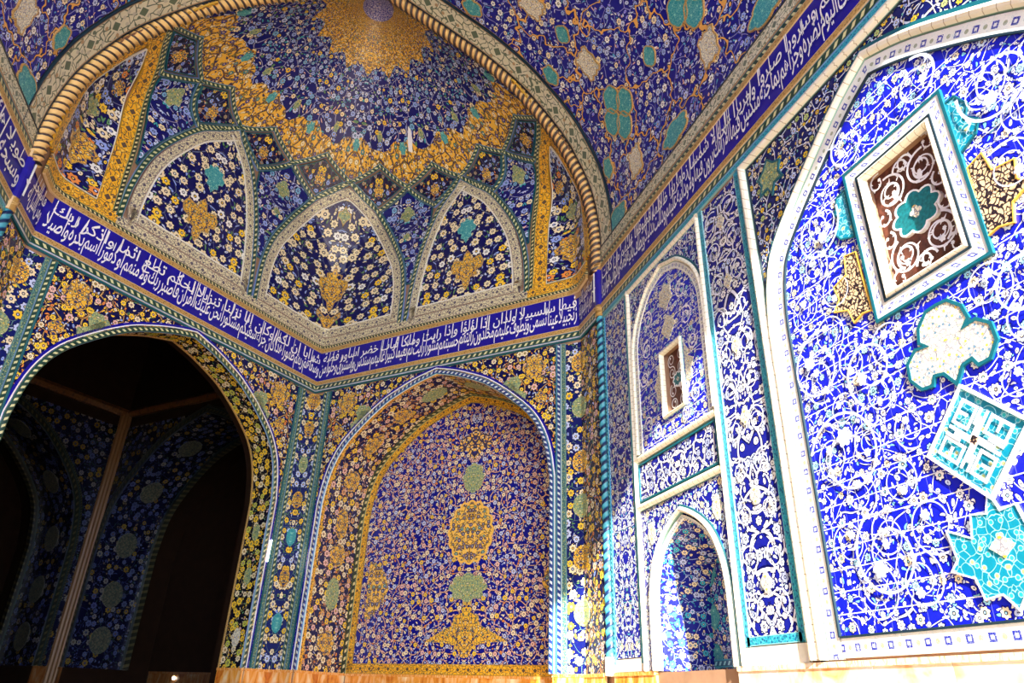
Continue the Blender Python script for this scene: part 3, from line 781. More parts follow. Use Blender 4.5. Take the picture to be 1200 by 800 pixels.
# foot border of the half dome
for sg, lab in ((-1, 'left'), (1, 'right')):
    b = thing('dome_foot_border', SD(sg*45, 10.8), 'gold floral border along the foot of the %s half of the half dome' % lab, 'border')
    flatuv(SD, [(sg*0, 10.83), (sg*97, 10.83)], .13, .06, 'edge_strip', M['brownstrip'], b, st=(3, 9))
    flatuv(SD, [(sg*0, 10.94), (sg*97, 10.94)], .1, .05, 'rope_pattern_strip', M['dashblack'], b, st=(3, 9))
    flatuv(SD, [(sg*0, 11.13), (sg*78, 11.13)], .27, .045, 'flower_strip', M['paleflower'], b, st=(3, 9))
    flatuv(SD, [(sg*78, 11.13), (sg*97, 11.13)], .27, .045, 'gold_strip', M['goldstrip'], b, st=(3, 9))
    # rib
    ri = cat([(78.9, 11.25), (79.2, 12.1), (79.6, 13.4), (81.5, 14.45), (88.5, 14.97), (97, 15.18), (102.5, 15.3)], 4)
    ri2 = ri
    r = thing('gold_rib', SD(sg*80, 11.2), 'gold floral rib rising to the rope arch on the %s side' % lab, 'rib')
    # offset for the gold band towards the arch
    flatuv(SD, flipq(ri, sg), .12, .06, 'rope_pattern_strip', M['dashblack'], r)
    flatuv(SD, flipq(ri, sg), .4, .05, 'gold_strip', M['goldstrip'], r, off=(-.25 if sg == 1 else .25))
    # outer panel between rib and rope arch
    ou = cat([(82.9, 11.3), (83.1, 12.2), (83.9, 13.5), (86.6, 14.15), (91.6, 14.6), (97, 14.8)], 3)+[(97.2, 14.2), (96.9, 13.2), (96.7, 12.2), (96.6, 11.3)]
    t = thing('squinch_panel', SD(sg*88, 11.3), 'narrow curved dome panel squeezed between the %s gold rib and the rope arch' % lab, 'dome panel')
    panel(SD, flipq(ou, sg), .03, 'tile_field', M['night'], t, grid=(2.5, .3), uc=(sg*90, 11.3))
    sweep(SD, flipq(ou, sg), [(-.009, 0), (-.009, .045), (.009, .045), (.009, 0)], 'white_line', M['offwhite'], t, closed=True, st=(2, .3))
    medal(SD, dm(sg*89, 12.15, .8, 'star'), 'goldfil', t, .05, 'brownstrip', rimw=.02)
    medal(SD, dm(sg*90, 14.0, .5, 'cross'), 'goldfil', t, .05)
    medal(SD, dm(sg*91, 13.2, .6, 'cross'), 'palefil', t, .05)
    flatuv(SD, flipq([(98.2, 11.3), (98.3, 12.2), (98.6, 13.2), (99.2, 14.2), (100.6, 15.0), (103, 15.5), (107, 16.2)], sg), .3, .05, 'gold_border', M['goldstrip'], t, st=(2, .3))
# net of kites
LOWN = [(0, 15.93), (25.1, 15.92), (50.8, 15.85), (75.8, 15.78)]
TOPN = [(12.9, 16.37), (39.3, 16.32), (66.1, 16.24), (93, 15.96)]
BOTN = [(12.4, 15.33), (38, 15.12), (65.2, 14.97), (86.5, 15.03)]
END = (102.5, 15.35)
kd = [('first kite right of the back corner', 'first kite left of the back corner'), ('second kite right of the back corner', 'second kite left of the back corner'), ('third kite right of the back corner', 'third kite left of the back corner'), ('last kite on the right, against the rope arch', 'last kite on the left, against the rope arch')]
for sg in (1, -1):
    for i in range(4):
        nx = LOWN[i+1] if i < 3 else END
        poly = flipq([LOWN[i], BOTN[i], nx, TOPN[i]], sg)
        t = thing('kite_panel', SD(*poly[1]), 'dark kite-shaped tile with an orange flower, '+kd[i][0 if sg == 1 else 1], 'kite panel', None)
        panel(SD, inset(poly, .1, .075), .04, 'tile_field', M['kite'], t, grid=(2.5, .25), uc=(sg*(TOPN[i][0]+BOTN[i][0])/2, 15.3))
        sweep(SD, inset(poly, .105, .075), [(-.012, 0), (-.012, .055), (.012, .055), (.012, 0)], 'blue_line', M['kteal'], t, closed=True, st=(2.5, .3))
        flatuv(SD, poly, .13, .06, 'rope_pattern_border', M['dashgreen'], t, closed=True, st=(2.5, .3))
        cq = (LOWN[i][0]+nx[0])/2
        medal(SD, lobed(sg*cq, (BOTN[i][1]+TOPN[i][1])/2-.02, .17/.08, .2, 8, .25, 1, 0, 32), 'goldfil', t, .055, label='orange flower')
    # blue flower panels hanging between the arches
    tail = [(q, z) for q, z in cen if 12.2 < z < 15.3]
    midl = [(q, z) for q, z in mid if q < 38.2 and 12.2 < z]
    f1 = [LOWN[1], BOTN[0]]+list(reversed(tail))+midl+[BOTN[1]]
    t = thing('flower_panel', SD(sg*26, 13), 'blue panel with a pale flower hanging between two arches, %s of the back corner' % ('right' if sg == 1 else 'left'), 'dome panel')
    panel(SD, inset(flipq(f1, sg), .08, .075), .03, 'tile_field', M['dome'], t, grid=(2, .25), uc=(sg*25.2, 12))
    sweep(SD, inset(flipq(f1, sg), .085, .075), [(-.012, 0), (-.012, .05), (.012, .05), (.012, 0)], 'blue_line', M['kteal'], t, closed=True, st=(2.5, .3))
    medal(SD, dm(sg*25.2, 15.1, .85, 'flower'), 'palefil', t, .05); medal(SD, dm(sg*25.8, 14.25, .5, 'dia'), 'palefil', t, .05)
    midr = [(q, z) for q, z in mid if q > 65 and z > 12.4]
    ril = [(q-.2, z) for q, z in ri if z > 12.4 and q < 86]
    f2 = [LOWN[3], BOTN[2]]+midr+ril+[BOTN[3]]
    t = thing('flower_panel', SD(sg*76, 12.4), 'blue panel with a pale flower beside the %s gold rib' % ('right' if sg == 1 else 'left'), 'dome panel')
    panel(SD, inset(flipq(f2, sg), .08, .075), .03, 'tile_field', M['dome'], t, grid=(2, .25), uc=(sg*76.5, 12))
    sweep(SD, inset(flipq(f2, sg), .085, .075), [(-.012, 0), (-.012, .05), (.012, .05), (.012, 0)], 'blue_line', M['kteal'], t, closed=True, st=(2.5, .3))
    medal(SD, dm(sg*76.5, 15.1, .85, 'flower'), 'palefil', t, .05)
# the upper dome
def qmax(z):
    r = _tab(PRZ, z)[0]; k = 1.0/max(r, 1e-3)
    return 180. if k >= 1 else 90+math.degrees(math.asin(k))
zig = []
for i in range(3, -1, -1): zig += [(-TOPN[i][0], TOPN[i][1]), (-LOWN[i][0], LOWN[i][1])]
zig = [(-END[0], END[1])]+zig
zig += [(q, z) for q, z in [TOPN[0], LOWN[1], TOPN[1], LOWN[2], TOPN[2], LOWN[3], TOPN[3], END]]
def dtop(z0, z1, n=14): return [(qmax(z0+(z1-z0)*k/n), z0+(z1-z0)*k/n) for k in range(n+1)]
def cuv(q, z):
    r = max(.05, _tab(PRZ, z)[0]); return (math.radians(q)*3.3, -3.3*math.log(r/4.2))
up = dtop(15.5, 19.15)
poly = zig+up+[(-q, z) for q, z in reversed(up)]
dt = thing('dome_tiling', (0, YP, 16), 'sweeping blue floral tiling of the upper half dome', 'dome tiling')
panel(SD, poly, .02, 'tile_field', M['dome'], dt, grid=(4, .25), uvf=cuv)
# golden hem above the kites, with scalloped top
zz = []
N_ = 84
for k in range(N_+1):
    q = 101-202*k/N_; s = abs(math.sin(math.radians((q+12.7)*360/25.4/2)))
    zz.append((q, (16.42 if abs(q) > 90 else 16.6)+.26*s+.05*math.cos(k*1.7)))
p = panel(SD, zig+zz, .035, 'golden_hem', M['hem'], dt, grid=(3, .22), uvf=lambda q, z: (math.radians(q)*4., z)); p['label'] = 'golden scalloped hem'
for k in range(-4, 5):
    medal(SD, lobed(k*25.4, 16.72, .12/.065, .14, 6, .25, 1, 0, 24), 'tealfil', dt, .045, name='hem_flower'); medal(SD, lobed(k*25.4+12.7, 16.95, .1/.065, .12, 6, .25, 1, 0, 24), 'palefil', dt, .045, name='hem_flower') if k < 4 else None
lo_ = []
for k in range(145):
    q = -180+2.5*k; s = abs(math.sin(math.radians(q*8)))
    z = 17.98+.2*s
    lo_.append((max(-qmax(z), min(qmax(z), q)), z))
cu_ = dtop(18.2, 19.0, 8)
p = panel(SD, lo_+cu_+[(-q, z) for q, z in reversed(cu_)], .035, 'golden_collar', M['hem'], dt, grid=(7, .12), uvf=cuv); p['label'] = 'golden collar around the crown'
p = panel(SD, [(-180+5*k, 18.96) for k in range(73)]+[(180-5*k, 19.18) for k in range(73)], .06, 'crown_rosette', M['shamsa'], dt, grid=(10, .06), uvf=lambda q, z: (_tab(PRZ, z)[0]*math.cos(math.radians(q)), _tab(PRZ, z)[0]*math.sin(math.radians(q)))); p['label'] = 'violet rosette at the crown'
p = panel(SD, [(28.4, 16.66), (30.3, 16.62), (31.8, 16.85), (32.3, 17.05), (31.2, 17.12), (29.3, 16.9)], .05, 'bare_plaster_patch', M['white'], dt, grid=(1, .1)); p['label'] = 'bare white patch where tiles are missing'

# ================================================================== RIGHT WALL, big arch
BIGO = cat([(2.56, ZD+.02), (2.56, 4.), (2.56, 5.4), (2.56, 5.95), (2.55, 6.4), (2.47, 6.95), (2.28, 7.44), (1.83, 7.9), (1.25, 8.36), (.6, 8.82), (0, 9.12)], 4)
def arcp(prof, inset_, cu, z0=None, sp=6.5, top=9.12):
    return offp(both(prof, cu), inset_, z0)
FB0, FB1 = 2*CG-7.47, 7.47
t = thing('tiled_surround', SR(CG, ZD), 'tall cream tiled frame around the biggest arch of the right wall', 'frame')
rb = [(7.48, ZD+.02), (7.48, 9.32), (2*CG-7.48, 9.32), (2*CG-7.48, ZD+.02)]
sweep(SR, rb, rnd(.17, .12), 'cream_moulding', M['joints'], t, uvw=.17)
flatuv(SR, [(7.385, ZD), (7.385, 9.225), (2*CG-7.385, 9.225), (2*CG-7.385, ZD)], .02, .05, 'dark_line', M['darkline'], t)
big = arcp(BIGO, 0, CG)
# spandrels
for sg, lab in ((1, 'far'), (-1, 'near')):
    hp = [p for p in big if (p[0]-CG)*sg >= -1e-6]
    if sg == 1: hp = hp[::-1] if hp[0][0] > hp[-1][0] else hp
    hp = sorted(hp, key=lambda p: (p[0]-CG)*sg)
    hp = [p for p in hp if p[1] > 6.4]
    pl = [(CG, 9.22)]+[(CG+sg*2.53, 9.22), (CG+sg*2.53, 6.4)]+hp[::-1]
    o = panel(SR, pl, .03, 'spandrel_panel', M['spandrelR'], uc=(CG, 7))
    tag(o, 'blue and green scrolled spandrel on the %s side of the biggest arch' % lab, 'tile panel')
    if sg == 1: medal(SR, mir([(0, .3), (.12, .16), (.26, .1), (.2, -.05), (.26, -.2), (.08, -.18), (0, -.34)], CG+2.05, 8.72), 'palefil', o, .045, 'kteal', rimw=.03, label='green cartouche')
t = thing('big_arch', SR(CG, ZD), 'cream moulding and white band with blue squares tracing the biggest arch', 'arch moulding')
sweep(SR, arcp(BIGO, .07, CG), rnd(.15, .11), 'cream_moulding', M['joints'], t, uvw=.15)
sweep(SR, arcp(BIGO, -.02, CG), [(-.025, 0), (-.025, .06), (.025, .06), (.025, 0)], 'teal_line', M['kteal'], t)
flatuv(SR, arcp(BIGO, .26, CG), .2, .045, 'square_pattern_band', M['squares'], t)
flatuv(SR, [(CG-2.18, 2.2), (CG+2.18, 2.2)], .2, .045, 'square_pattern_band', M['squares'], t)
sweep(SR, arcp(BIGO, .375, CG, 2.31), [(-.012, 0), (-.012, .06), (.012, .06), (.012, 0)], 'dark_line', M['darkline'], t)
sweep(SR, [(CG-2.18, 2.31), (CG+2.18, 2.31)], [(-.012, 0), (-.012, .06), (.012, .06), (.012, 0)], 'dark_line', M['darkline'], t)
inn = arcp(BIGO, .385, CG, 2.31)
ty = panel(SR, inn, .03, 'tympanum_panel', M['azure'], holes=[wins[0]], uc=(CG, 2.3))
tag(ty, 'huge bright blue tympanum with white spiral scrolls around the grille window', 'tile panel')
# scrollwork: mirrored white spirals inlaid in the blue ground
def scrolls(cs, f, parent, w, h, cu, mat='white', leafs=True, name='scrollwork'):
    Vv, F = [], []
    hc = [h]
    def rib(pts, w0, w1):
        n = len(pts); b = len(Vv); hc[0] += .0003; h = hc[0]
        for i, (x, z) in enumerate(pts):
            a = pts[max(0, i-1)]; c = pts[min(n-1, i+1)]; dx, dz = c[0]-a[0], c[1]-a[1]; L = math.hypot(dx, dz) or 1
            nx, nz = -dz/L, dx/L; k = i/(n-1); ww = (w0+(w1-w0)*k)/2
            for sx in (-ww, ww): Vv.append(f(x+nx*sx, z+nz*sx, h))
        for i in range(n-1): F.append((b+2*i, b+2*i+1, b+2*i+3, b+2*i+2))
    def blob(x, z, r, n, am, rot):
        hc[0] += .0003; h = hc[0]; b = len(Vv); m = n*4; Vv.append(f(x, z, h+.003))
        for k in range(m):
            a = 2*PI*k/m+rot; rr = r*(1-am+am*abs(math.cos(n*a/2))); Vv.append(f(x+rr*math.cos(a), z+rr*math.sin(a), h+.003))
        for k in range(m): F.append((b, b+1+k, b+1+(k+1) % m))
    for sgx in (1, -1):
        for (cx, cz, R, a0, dr, turns) in cs:
            pts = []
            N = int(26*turns)
            for k in range(N+1):
                t_ = k/N; a = a0+dr*t_*turns*2*PI; r = R*(1-.62*t_**.8)
                pts.append((cu+sgx*(cx+r*math.cos(a)), cz+r*math.sin(a)))
            rib(pts, w, w*.5)
            x, z = pts[-1]; blob(x, z, R*.2, 6, .3, 0)
            if leafs:
                for q in (.12, .3, .5, .72):
                    i = int(q*N); x, z = pts[i]; xa, za = pts[min(N, i+1)]; an = math.atan2(za-z, xa-x)
                    L = R*.34; s2 = 1 if q in (.12, .5) else -1
                    rib([(x, z), (x+L*.5*math.cos(an+.5*s2), z+L*.5*math.sin(an+.5*s2)), (x+L*math.cos(an+1.*s2), z+L*math.sin(an+1.*s2))], w*1.5, w*.2)
    return mk(name, Vv, F, None, M[mat], parent)
rr = random.Random(5); cs = []
rows = 0; z = 2.75
while z < 8.3:
    half = 2.1 if z < 6.5 else 2.1*max(0, (8.65-z)/2.15)**.62
    a = .34+(.29 if rows % 2 else 0)
    k = 0
    while a < half-.12:
        R = .27+rr.uniform(-.03, .05)
        bad = (a < .78+R*.8 and 5.35-.1 < z < 7.85) or (a+abs(z-3.9) < .62+R*.9) or (math.hypot(a/.55, (z-4.86)/.45) < 1+R*1.2) or (math.hypot(a/.5, (z-2.95)/.4) < 1.3)
        if not bad: cs.append((a, z, R, rr.uniform(-.6, .6)+(PI/2 if k % 2 else -PI/2), 1 if (k+rows) % 2 else -1, 1.5))
        a += .575; k += 1
    z += .5; rows += 1
scrolls(cs, SR, ty, .02, .042, CG, 'scroll', leafs=False)
cs2 = [(1.55, 4.2, .62, .3, 1, 1.2), (1.25, 3.05, .5, 1.2, -1, 1.3), (1.75, 5.4, .5, 2., -1, 1.2), (.95, 5.05, .42, -1., 1, 1.1), (1.35, 7.2, .45, 2.8, 1, 1.2), (.55, 8.0, .33, 1.5, -1, 1.3)]
scrolls(cs2, SR, ty, .036, .055, CG, 'scroll', leafs=True)
medal(SR, mir([(0, .43), (.12, .42), (.24, .3), (.27, .16), (.2, .1), (.33, .12), (.45, .02), (.46, -.14), (.36, -.27), (.24, -.28), (.2, -.2), (.1, -.22), (0, -.36)], CG-.04, 4.87, 1.12), 'creamfil', ty, .05, 'kteal', rimw=.035, label='cream lobed cartouche')
medal(SR, mir([(0, .42), (.06, .26), (.2, .28), (.24, .1), (.46, .2), (.42, -.04), (.5, -.12), (.3, -.2), (.26, -.36), (.1, -.34), (0, -.46)], CG-.04, 2.92, 1.15), 'turqfil', ty, .05, 'scroll', rimw=.015, label='turquoise star-shaped cartouche')
medal(SR, mir([(0, .08), (.06, .03), (.1, 0), (.06, -.03), (0, -.08)], CG-.04, 2.92, 1.3), 'creamfil', ty, .06, name='medallion_centre')
for sg in (1, -1):
    medal(SR, [(CG+sg*x, z) for x, z in [(.76, 5.72), (.8, 6.55), (.98, 6.6), (1.02, 6.35), (1.25, 6.3), (1.2, 6.1), (1.32, 5.98), (1.1, 5.9), (1.05, 5.7), (.9, 5.75)]], 'brownfil', ty, .05, 'goldrim', rimw=.012, label='brown leaf-shaped cartouche')
    medal(SR, [(CG+sg*x, z) for x, z in [(.76, 6.75), (.76, 7.45), (.9, 7.45), (1.0, 7.25), (.94, 7.12), (1.06, 6.98), (.98, 6.85)]], 'turqfil', ty, .045, 'kteal', rimw=.02, label='turquoise half flower')
# --- grille window of the big arch
def grille(cu, cv, hw, hh, label, big_=True):
    t = thing('grille_window', SR(cu, cv-hh), label, 'window grille')
    fw = .2 if big_ else .1; ow = hw+.1+fw/2
    if big_:
        fr = rect(cu-hw-.17, cu+hw+.17, cv-hh-.17, cv+hh+.17)
        flatuv(SR, fr, .15, .06, 'square_pattern_frame', M['squares'], t, closed=True)
        sweep(SR, rect(cu-hw-.26, cu+hw+.26, cv-hh-.26, cv+hh+.26), [(-.018, 0), (-.018, .07), (.018, .07), (.018, 0)], 'teal_line', M['kteal'], t, closed=True)
        sweep(SR, rect(cu-hw-.085, cu+hw+.085, cv-hh-.085, cv+hh+.085), [(-.01, 0), (-.01, .075), (.01, .075), (.01, 0)], 'dark_line', M['darkline'], t, closed=True)
    sweep(SR, rect(cu-hw-.035, cu+hw+.035, cv-hh-.035, cv+hh+.035), rnd(.085 if big_ else .07, .09), 'cream_moulding', M['joints'], t, closed=True, uvw=.1)
    G = SR.back(.1)
    panel(G, rect(cu-hw-.03, cu+hw+.03, cv-hh-.03, cv+hh+.03), 0, 'pierced_screen', M['screen'], t, h0=-.05, uc=(cu, cv))
    # bars of the screen
    s = 1.
    loops = []
    for sz in (1, -1):
        if big_:
            loops += [(hw*.5, cv+sz*hh*.56, .235, 1.3, sz, 1.45), (hw*.5, cv+sz*hh*.56, .15, -1.2, -sz, 1.2), (hw*.06, cv+sz*hh*.82, .12, 0, 1, .9), (hw*.8, cv+sz*hh*.86, .13, 2, -1, .9), (hw*.86, cv+sz*hh*.2, .12, 2, 1, .9)]
        else:
            loops += [(hw*.5, cv+sz*hh*.3, .13, 1.3, sz, 1.4), (hw*.5, cv+sz*hh*.72, .13, -1.3, sz, 1.4)]
    scrolls(loops, G, t, .03 if big_ else .022, .05, cu, 'white', leafs=big_, name='scrolled_bars')
    sc = 1. if big_ else .5
    ro = medal(G, lobed(cu, cv, .33*sc, .27*(sc if big_ else .36/.5*.7), 8, .2, 1, 0, 48), 'rosetteteal', t, .04, 'white', 'teal_rosette', rimw=.02)
    medal(G, lobed(cu, cv, .08*sc, .08*sc, 4, .4, 1, 0, 24), 'creamfil', t, .05, None, 'rosette_centre')
    return t
grille(4.81, 6.59, .48, .79, 'large window grille with dark red screen and white scrolls in the biggest arch')
# --- square kufic tablet
kt = thing('kufic_tablet', SR(4.77, 3.33), 'turquoise square tablet set on its corner with white maze-like square lettering', 'tablet')
ks = 1.12/2/2**.5*2  # side of the square
def kpt(a, b):  # local axes turned 45 degrees, a,b in -.5 .. .5
    x = (a-b)*Q*.79; z = (a+b)*Q*.79
    return (4.77+x, 3.885+z)
class KS:
    curved = False; flip = SR.flip
    def __call__(s, a, b, h=0.): return SR(*kpt(a, b), h)
    def N(s, a, b): return SR.n
    def uv(s, a, b): return (a*.79, b*.79)
KF = KS()
panel(KF, rect(-.5, .5, -.5, .5), .05, 'turquoise_ground', M['turqfil'], kt, uc=(0, 0))
sweep(KF, rect(-.49, .49, -.49, .49), [(-.014, 0), (-.014, .07), (.014, .07), (.014, 0)], 'white_border', M['white'], kt, closed=True)
bars = []
g = 1/13.
arm = [((-5, 5), (-5, 2)), ((-5, 2), (-1, 2)), ((-3, 5), (-3, 3.2)), ((-5, 5), (-1, 5)), ((-1, 5), (-1, 2)), ((0, .6), (0, 5)), ((-3.6, .6), (0, .6)), ((1.3, 5), (1.3, 2.5))]
for k in range(4):
    an = k*PI/2; c_, s_ = round(math.cos(an)), round(math.sin(an))
    for a, b in arm:
        A = (a[0]*c_-a[1]*s_, a[0]*s_+a[1]*c_); B = (b[0]*c_-b[1]*s_, b[0]*s_+b[1]*c_); bars.append((A, B))
Vv, F = [], []
for bi_, (a, b) in enumerate(bars):
    w = .3; x0, x1 = min(a[0], b[0])-w, max(a[0], b[0])+w; y0, y1 = min(a[1], b[1])-w, max(a[1], b[1])+w
    q = len(Vv)
    for x, y in ((x0, y0), (x1, y0), (x1, y1), (x0, y1)): Vv.append(KF(x*g*.93, y*g*.93, .066+.0003*bi_))
    F.append((q, q+1, q+2, q+3))
mk('square_lettering', Vv, F, None, M['white'], kt)
medal(KF, rect(-.045, .045, -.045, .045), 'brownfil', kt, .075, name='centre_tile')

# ================================================================== RIGHT WALL, pilaster and small bay
t = thing('pilaster_panel', SR(8.2, ZD), 'tall blue and white panel with teal edges between big arch and small bay', 'tile panel')
panel(SR, rect(7.72, 8.74, 2.42, 9.36), .03, 'tile_field', M['pilaster'], t, uc=(8.23, 2.4))
for u in (7.66, 8.79): flatuv(SR, [(u, 2.3), (u, 9.4)], .12, .045, 'teal_strip', M['tealstrip'], t)
flatuv(SR, [(7.66, 2.36), (8.79, 2.36)], .11, .045, 'teal_strip', M['tealstrip'], t)
flatuv(SR, [(7.6, 2.18), (8.86, 2.18)], .22, .04, 'cream_strip', M['offwhite'], t)
scrolls([(.27, 2.75+.62*k, .21, (.6 if k % 2 else 2.4), (1 if k % 2 else -1), 1.3) for k in range(11)], SR, t, .022, .04, 8.23, leafs=False)
for k in range(6): medal(SR, lobed(8.23, 3.05+1.15*k, .11, .14, 4, .3, 1, 0, 20), 'creamfil', t, .045)
t = thing('tiled_surround', SR(CA, ZD), 'cream frame around the small bay with the blind arch and the lower niche', 'frame')
for u in (8.9, 11.74): sweep(SR, [(u, ZD), (u, 9.42)], rnd(.11, .09), 'cream_moulding', M['joints'], t, uvw=.12)
sweep(SR, [(8.85, 9.37), (11.8, 9.37)], rnd(.12, .09), 'cream_moulding', M['joints'], t, uvw=.12)
for z in (5.68, 4.78): sweep(SR, [(8.95, z), (11.7, z)], rnd(.14, .09), 'cream_moulding', M['joints'], t, uvw=.14)
SMO = cat([(1.38, 5.76), (1.38, 6.6), (1.38, 7.2), (1.38, 7.65), (1.34, 8.08), (1.12, 8.55), (.66, 9.0), (.3, 9.14), (0, 9.24)], 4)
sm = arcp(SMO, 0, CA+.04, sp=7.4, top=9.24)
CB = CA+.04
for sg, lab in ((1, 'far'), (-1, 'near')):
    hp = sorted([p for p in sm if (p[0]-CB)*sg >= -1e-6 and p[1] > 7.7], key=lambda p: (p[0]-CB)*sg)
    tag(panel(SR, [(CB, 9.32), (CB+sg*1.4, 9.32), (CB+sg*1.4, 7.7)]+hp[::-1], .03, 'spandrel_panel', M['azurefine'], uc=(CB, 7)), 'fine blue spandrel on the %s side of the blind arch in the small bay' % lab, 'tile panel')
t = thing('blind_arch', SR(CB, 5.76), 'cream and pale moulding of the small blind arch around the little grille', 'arch moulding')
sweep(SR, arcp(SMO, .05, CB, sp=7.4, top=9.24), rnd(.1, .09), 'cream_moulding', M['joints'], t, uvw=.12)
flatuv(SR, arcp(SMO, .165, CB, sp=7.4, top=9.24), .12, .045, 'dotted_band', M['squares'], t)
sweep(SR, arcp(SMO, -.01, CB, sp=7.4, top=9.24), [(-.018, 0), (-.018, .05), (.018, .05), (.018, 0)], 'teal_line', M['kteal'], t)
o = panel(SR, arcp(SMO, .23, CB, sp=7.4, top=9.24), .03, 'tympanum_panel', M['azure'], holes=[wins[1]], uc=(CB, 5.8)); tag(o, 'blue tympanum of the small blind arch around the little grille', 'tile panel')
for poly in (mir([(0, .4), (.1, .3), (.22, .3), (.2, .12), (.26, 0), (.12, -.06), (0, -.2)], 10.2, 8.35), mir([(0, .3), (.12, .2), (.26, .05), (.12, -.12), (0, -.22)], 10.18, 7.75)):
    medal(SR, poly, 'creamfil', o, .045)
for sg in (1, -1): medal(SR, [(10.15+sg*x, z) for x, z in [(.44, 6.3), (.44, 7.25), (.55, 7.1), (.55, 6.95), (.72, 6.85), (.62, 6.7), (.62, 6.5), (.5, 6.5)]], 'creamfil', o, .04)
scrolls([(.65, 8.3, .2, 1, 1, 1.3), (.75, 7.7, .2, 2, -1, 1.3), (.85, 6.2, .18, 0, 1, 1.3), (.5, 5.98, .15, 0, -1, 1.3), (.9, 7.15, .17, 0, -1, 1.3)], SR, o, .03, .04, CB)
grille(10.15, 6.755, .33, .585, 'small window grille with brown screen and a teal oval in the blind arch', False)
o = panel(SR, rect(9.02, 11.62, 4.9, 5.54), .03, 'tile_panel', M['pilaster'], uc=(CA, 4.9)); tag(o, 'wide blue and white panel between blind arch and lower niche', 'tile panel')
sweep(SR, rect(9.0, 11.64, 4.88, 5.56), [(-.015, 0), (-.015, .05), (.015, .05), (.015, 0)], 'teal_line', M['kteal'], o, closed=True)
lw = low(CA)
pl = [(CA-1.29, ZD+.02), (CA-1.22, ZD+.02)]+lw[1:-1]+[(CA+1.22, ZD+.02), (11.69, ZD+.02), (11.69, 4.7), (CA-1.29, 4.7)]
o = panel(SR, pl, .03, 'spandrel_panel', M['azurefine'], uc=(CA, 2)); tag(o, 'fine blue spandrels around the pointed lower niche', 'tile panel')
for sg in (1, -1): medal(SR, lobed(CA+sg*1.05, 4.25, .13, .2, 4, .2, 1, 0, 24), 'creamfil', o, .04)
t = thing('niche_arch', SR(CA, ZD), 'white moulding edging the pointed lower niche of the right wall', 'arch moulding')
sweep(SR, low(CA, .05), rnd(.1, .1), 'cream_moulding', M['joints'], t, uvw=.12)
sweep(SR, low(CA, -.01), [(-.018, 0), (-.018, .05), (.018, .05), (.018, 0)], 'teal_line', M['kteal'], t)
t = thing('lower_niche', SR(CA, ZD), 'deep blue pointed niche with two pale cartouches in the small bay', 'niche')
nb = low(CA, .13)
sweep(SR, nb, [(0, .02), (-.05, -.05), (-.28, -.85), (-.23, -.9), (.03, 0)], 'splayed_reveal', M['nichetile'], t, metric=True)
sweep(SR, nb, [(-.0, .03), (-.05, .03), (-.06, -.02)], 'edge_band', M['squares'], t)
NB = SR.back(.86)
panel(NB, low(CA, .36), .0, 'tile_field', M['nichetile'], t, h0=-.05, uc=(CA, ZD))
for z, s in ((3.95, .8), (3.25, 1.15), (2.55, 1.2)): medal(NB, mir([(0, .2), (.1, .16), (.17, .04), (.24, 0), (.17, -.08), (.1, -.2), (0, -.26)], CA-.04, z, s), 'palefil', t, .02)
for sg in (1, -1):
    for z in (3.6, 2.9, 2.3): medal(NB, lobed(CA+sg*.72, z, .16, .2, 4, .3, 1, 0, 20), 'tealfil', t, .015)
flatuv(NB, [(CA-.86, 2.2), (CA+.86, 2.2)], .12, .03, 'dotted_band', M['dashteal'], t)
panel(SR, [(CA-1.05, ZD-.3), (CA+1.05, ZD-.3), (CA+1.05, ZD-.2), (CA-1.05, ZD-.2)], -.0, 'niche_floor', M['onyx'], t, h0=-.9)
t = thing('pilaster_panel', SR(12.4, ZD), 'narrow pale blue panel with a teal edge beside the right slim column', 'tile panel')
panel(SR, rect(11.83, 12.93, 2.3, 9.4), .03, 'tile_field', M['azurefine'], t, uc=(12.38, 2.4))
flatuv(SR, [(12.97, 2.2), (12.97, 9.42)], .08, .05, 'dash_strip', M['dashteal'], t)
flatuv(SR, [(11.87, 2.2), (11.87, 9.42)], .07, .045, 'teal_strip', M['tealstrip'], t)
flatuv(SR, [(11.8, 2.18), (13., 2.18)], .2, .04, 'cream_strip', M['offwhite'], t)
# fill between blue panel and wall top on the near side of the frame
tag(panel(SR, rect(1.6, 2*CG-7.58, ZD, 9.42), .03, 'tile_panel', M['pilaster'], uc=(1.9, 2)), 'blue and white tile strip at the near side of the biggest arch', 'tile panel')
# left wall
tag(panel(SLW, rect(5., YC-.15, ZD, 9.42), .03, 'tile_panel', M['spandrel'], uc=(9, 2)), 'blue floral panel low on the left wall at the left edge', 'tile panel')

# ================================================================== REAR WALLS
floral('pilas2', (.005, .01, .13), [CR, YE, CR, PC], [CR, YE, PB], [(.3, .4, .2), PC, GR, YE], (.1, .2, .25), sc=5.4, lw=.02, bigr=.34, dens=.4, bigd=1.)
def gmed(f, cu, cv, rx, rz, t, mat='goldfil', side=0, h=.045):
    """medallion whose centre is the fold: side -1 / +1 keeps only that half"""
    p = lobed(cu, cv, rx, rz, 2, .0, 1, 0, 32)
    p = [(cu+rx*math.copysign(abs(math.cos(a))**1.25, math.cos(a)), cv+rz*math.copysign(abs(math.sin(a))**.8, math.sin(a))) for a in [2*PI*k/32 for k in range(32)]]
    if side: p = [(max(x, cu) if side > 0 else min(x, cu), z) for x, z in p]
    q = [p[0]]
    for a in p[1:]:
        if math.hypot(a[0]-q[-1][0], a[1]-q[-1][1]) > 1e-4: q.append(a)
    if math.hypot(q[0][0]-q[-1][0], q[0][1]-q[-1][1]) < 1e-4: q.pop()
    medal(f, q, mat, t, h)
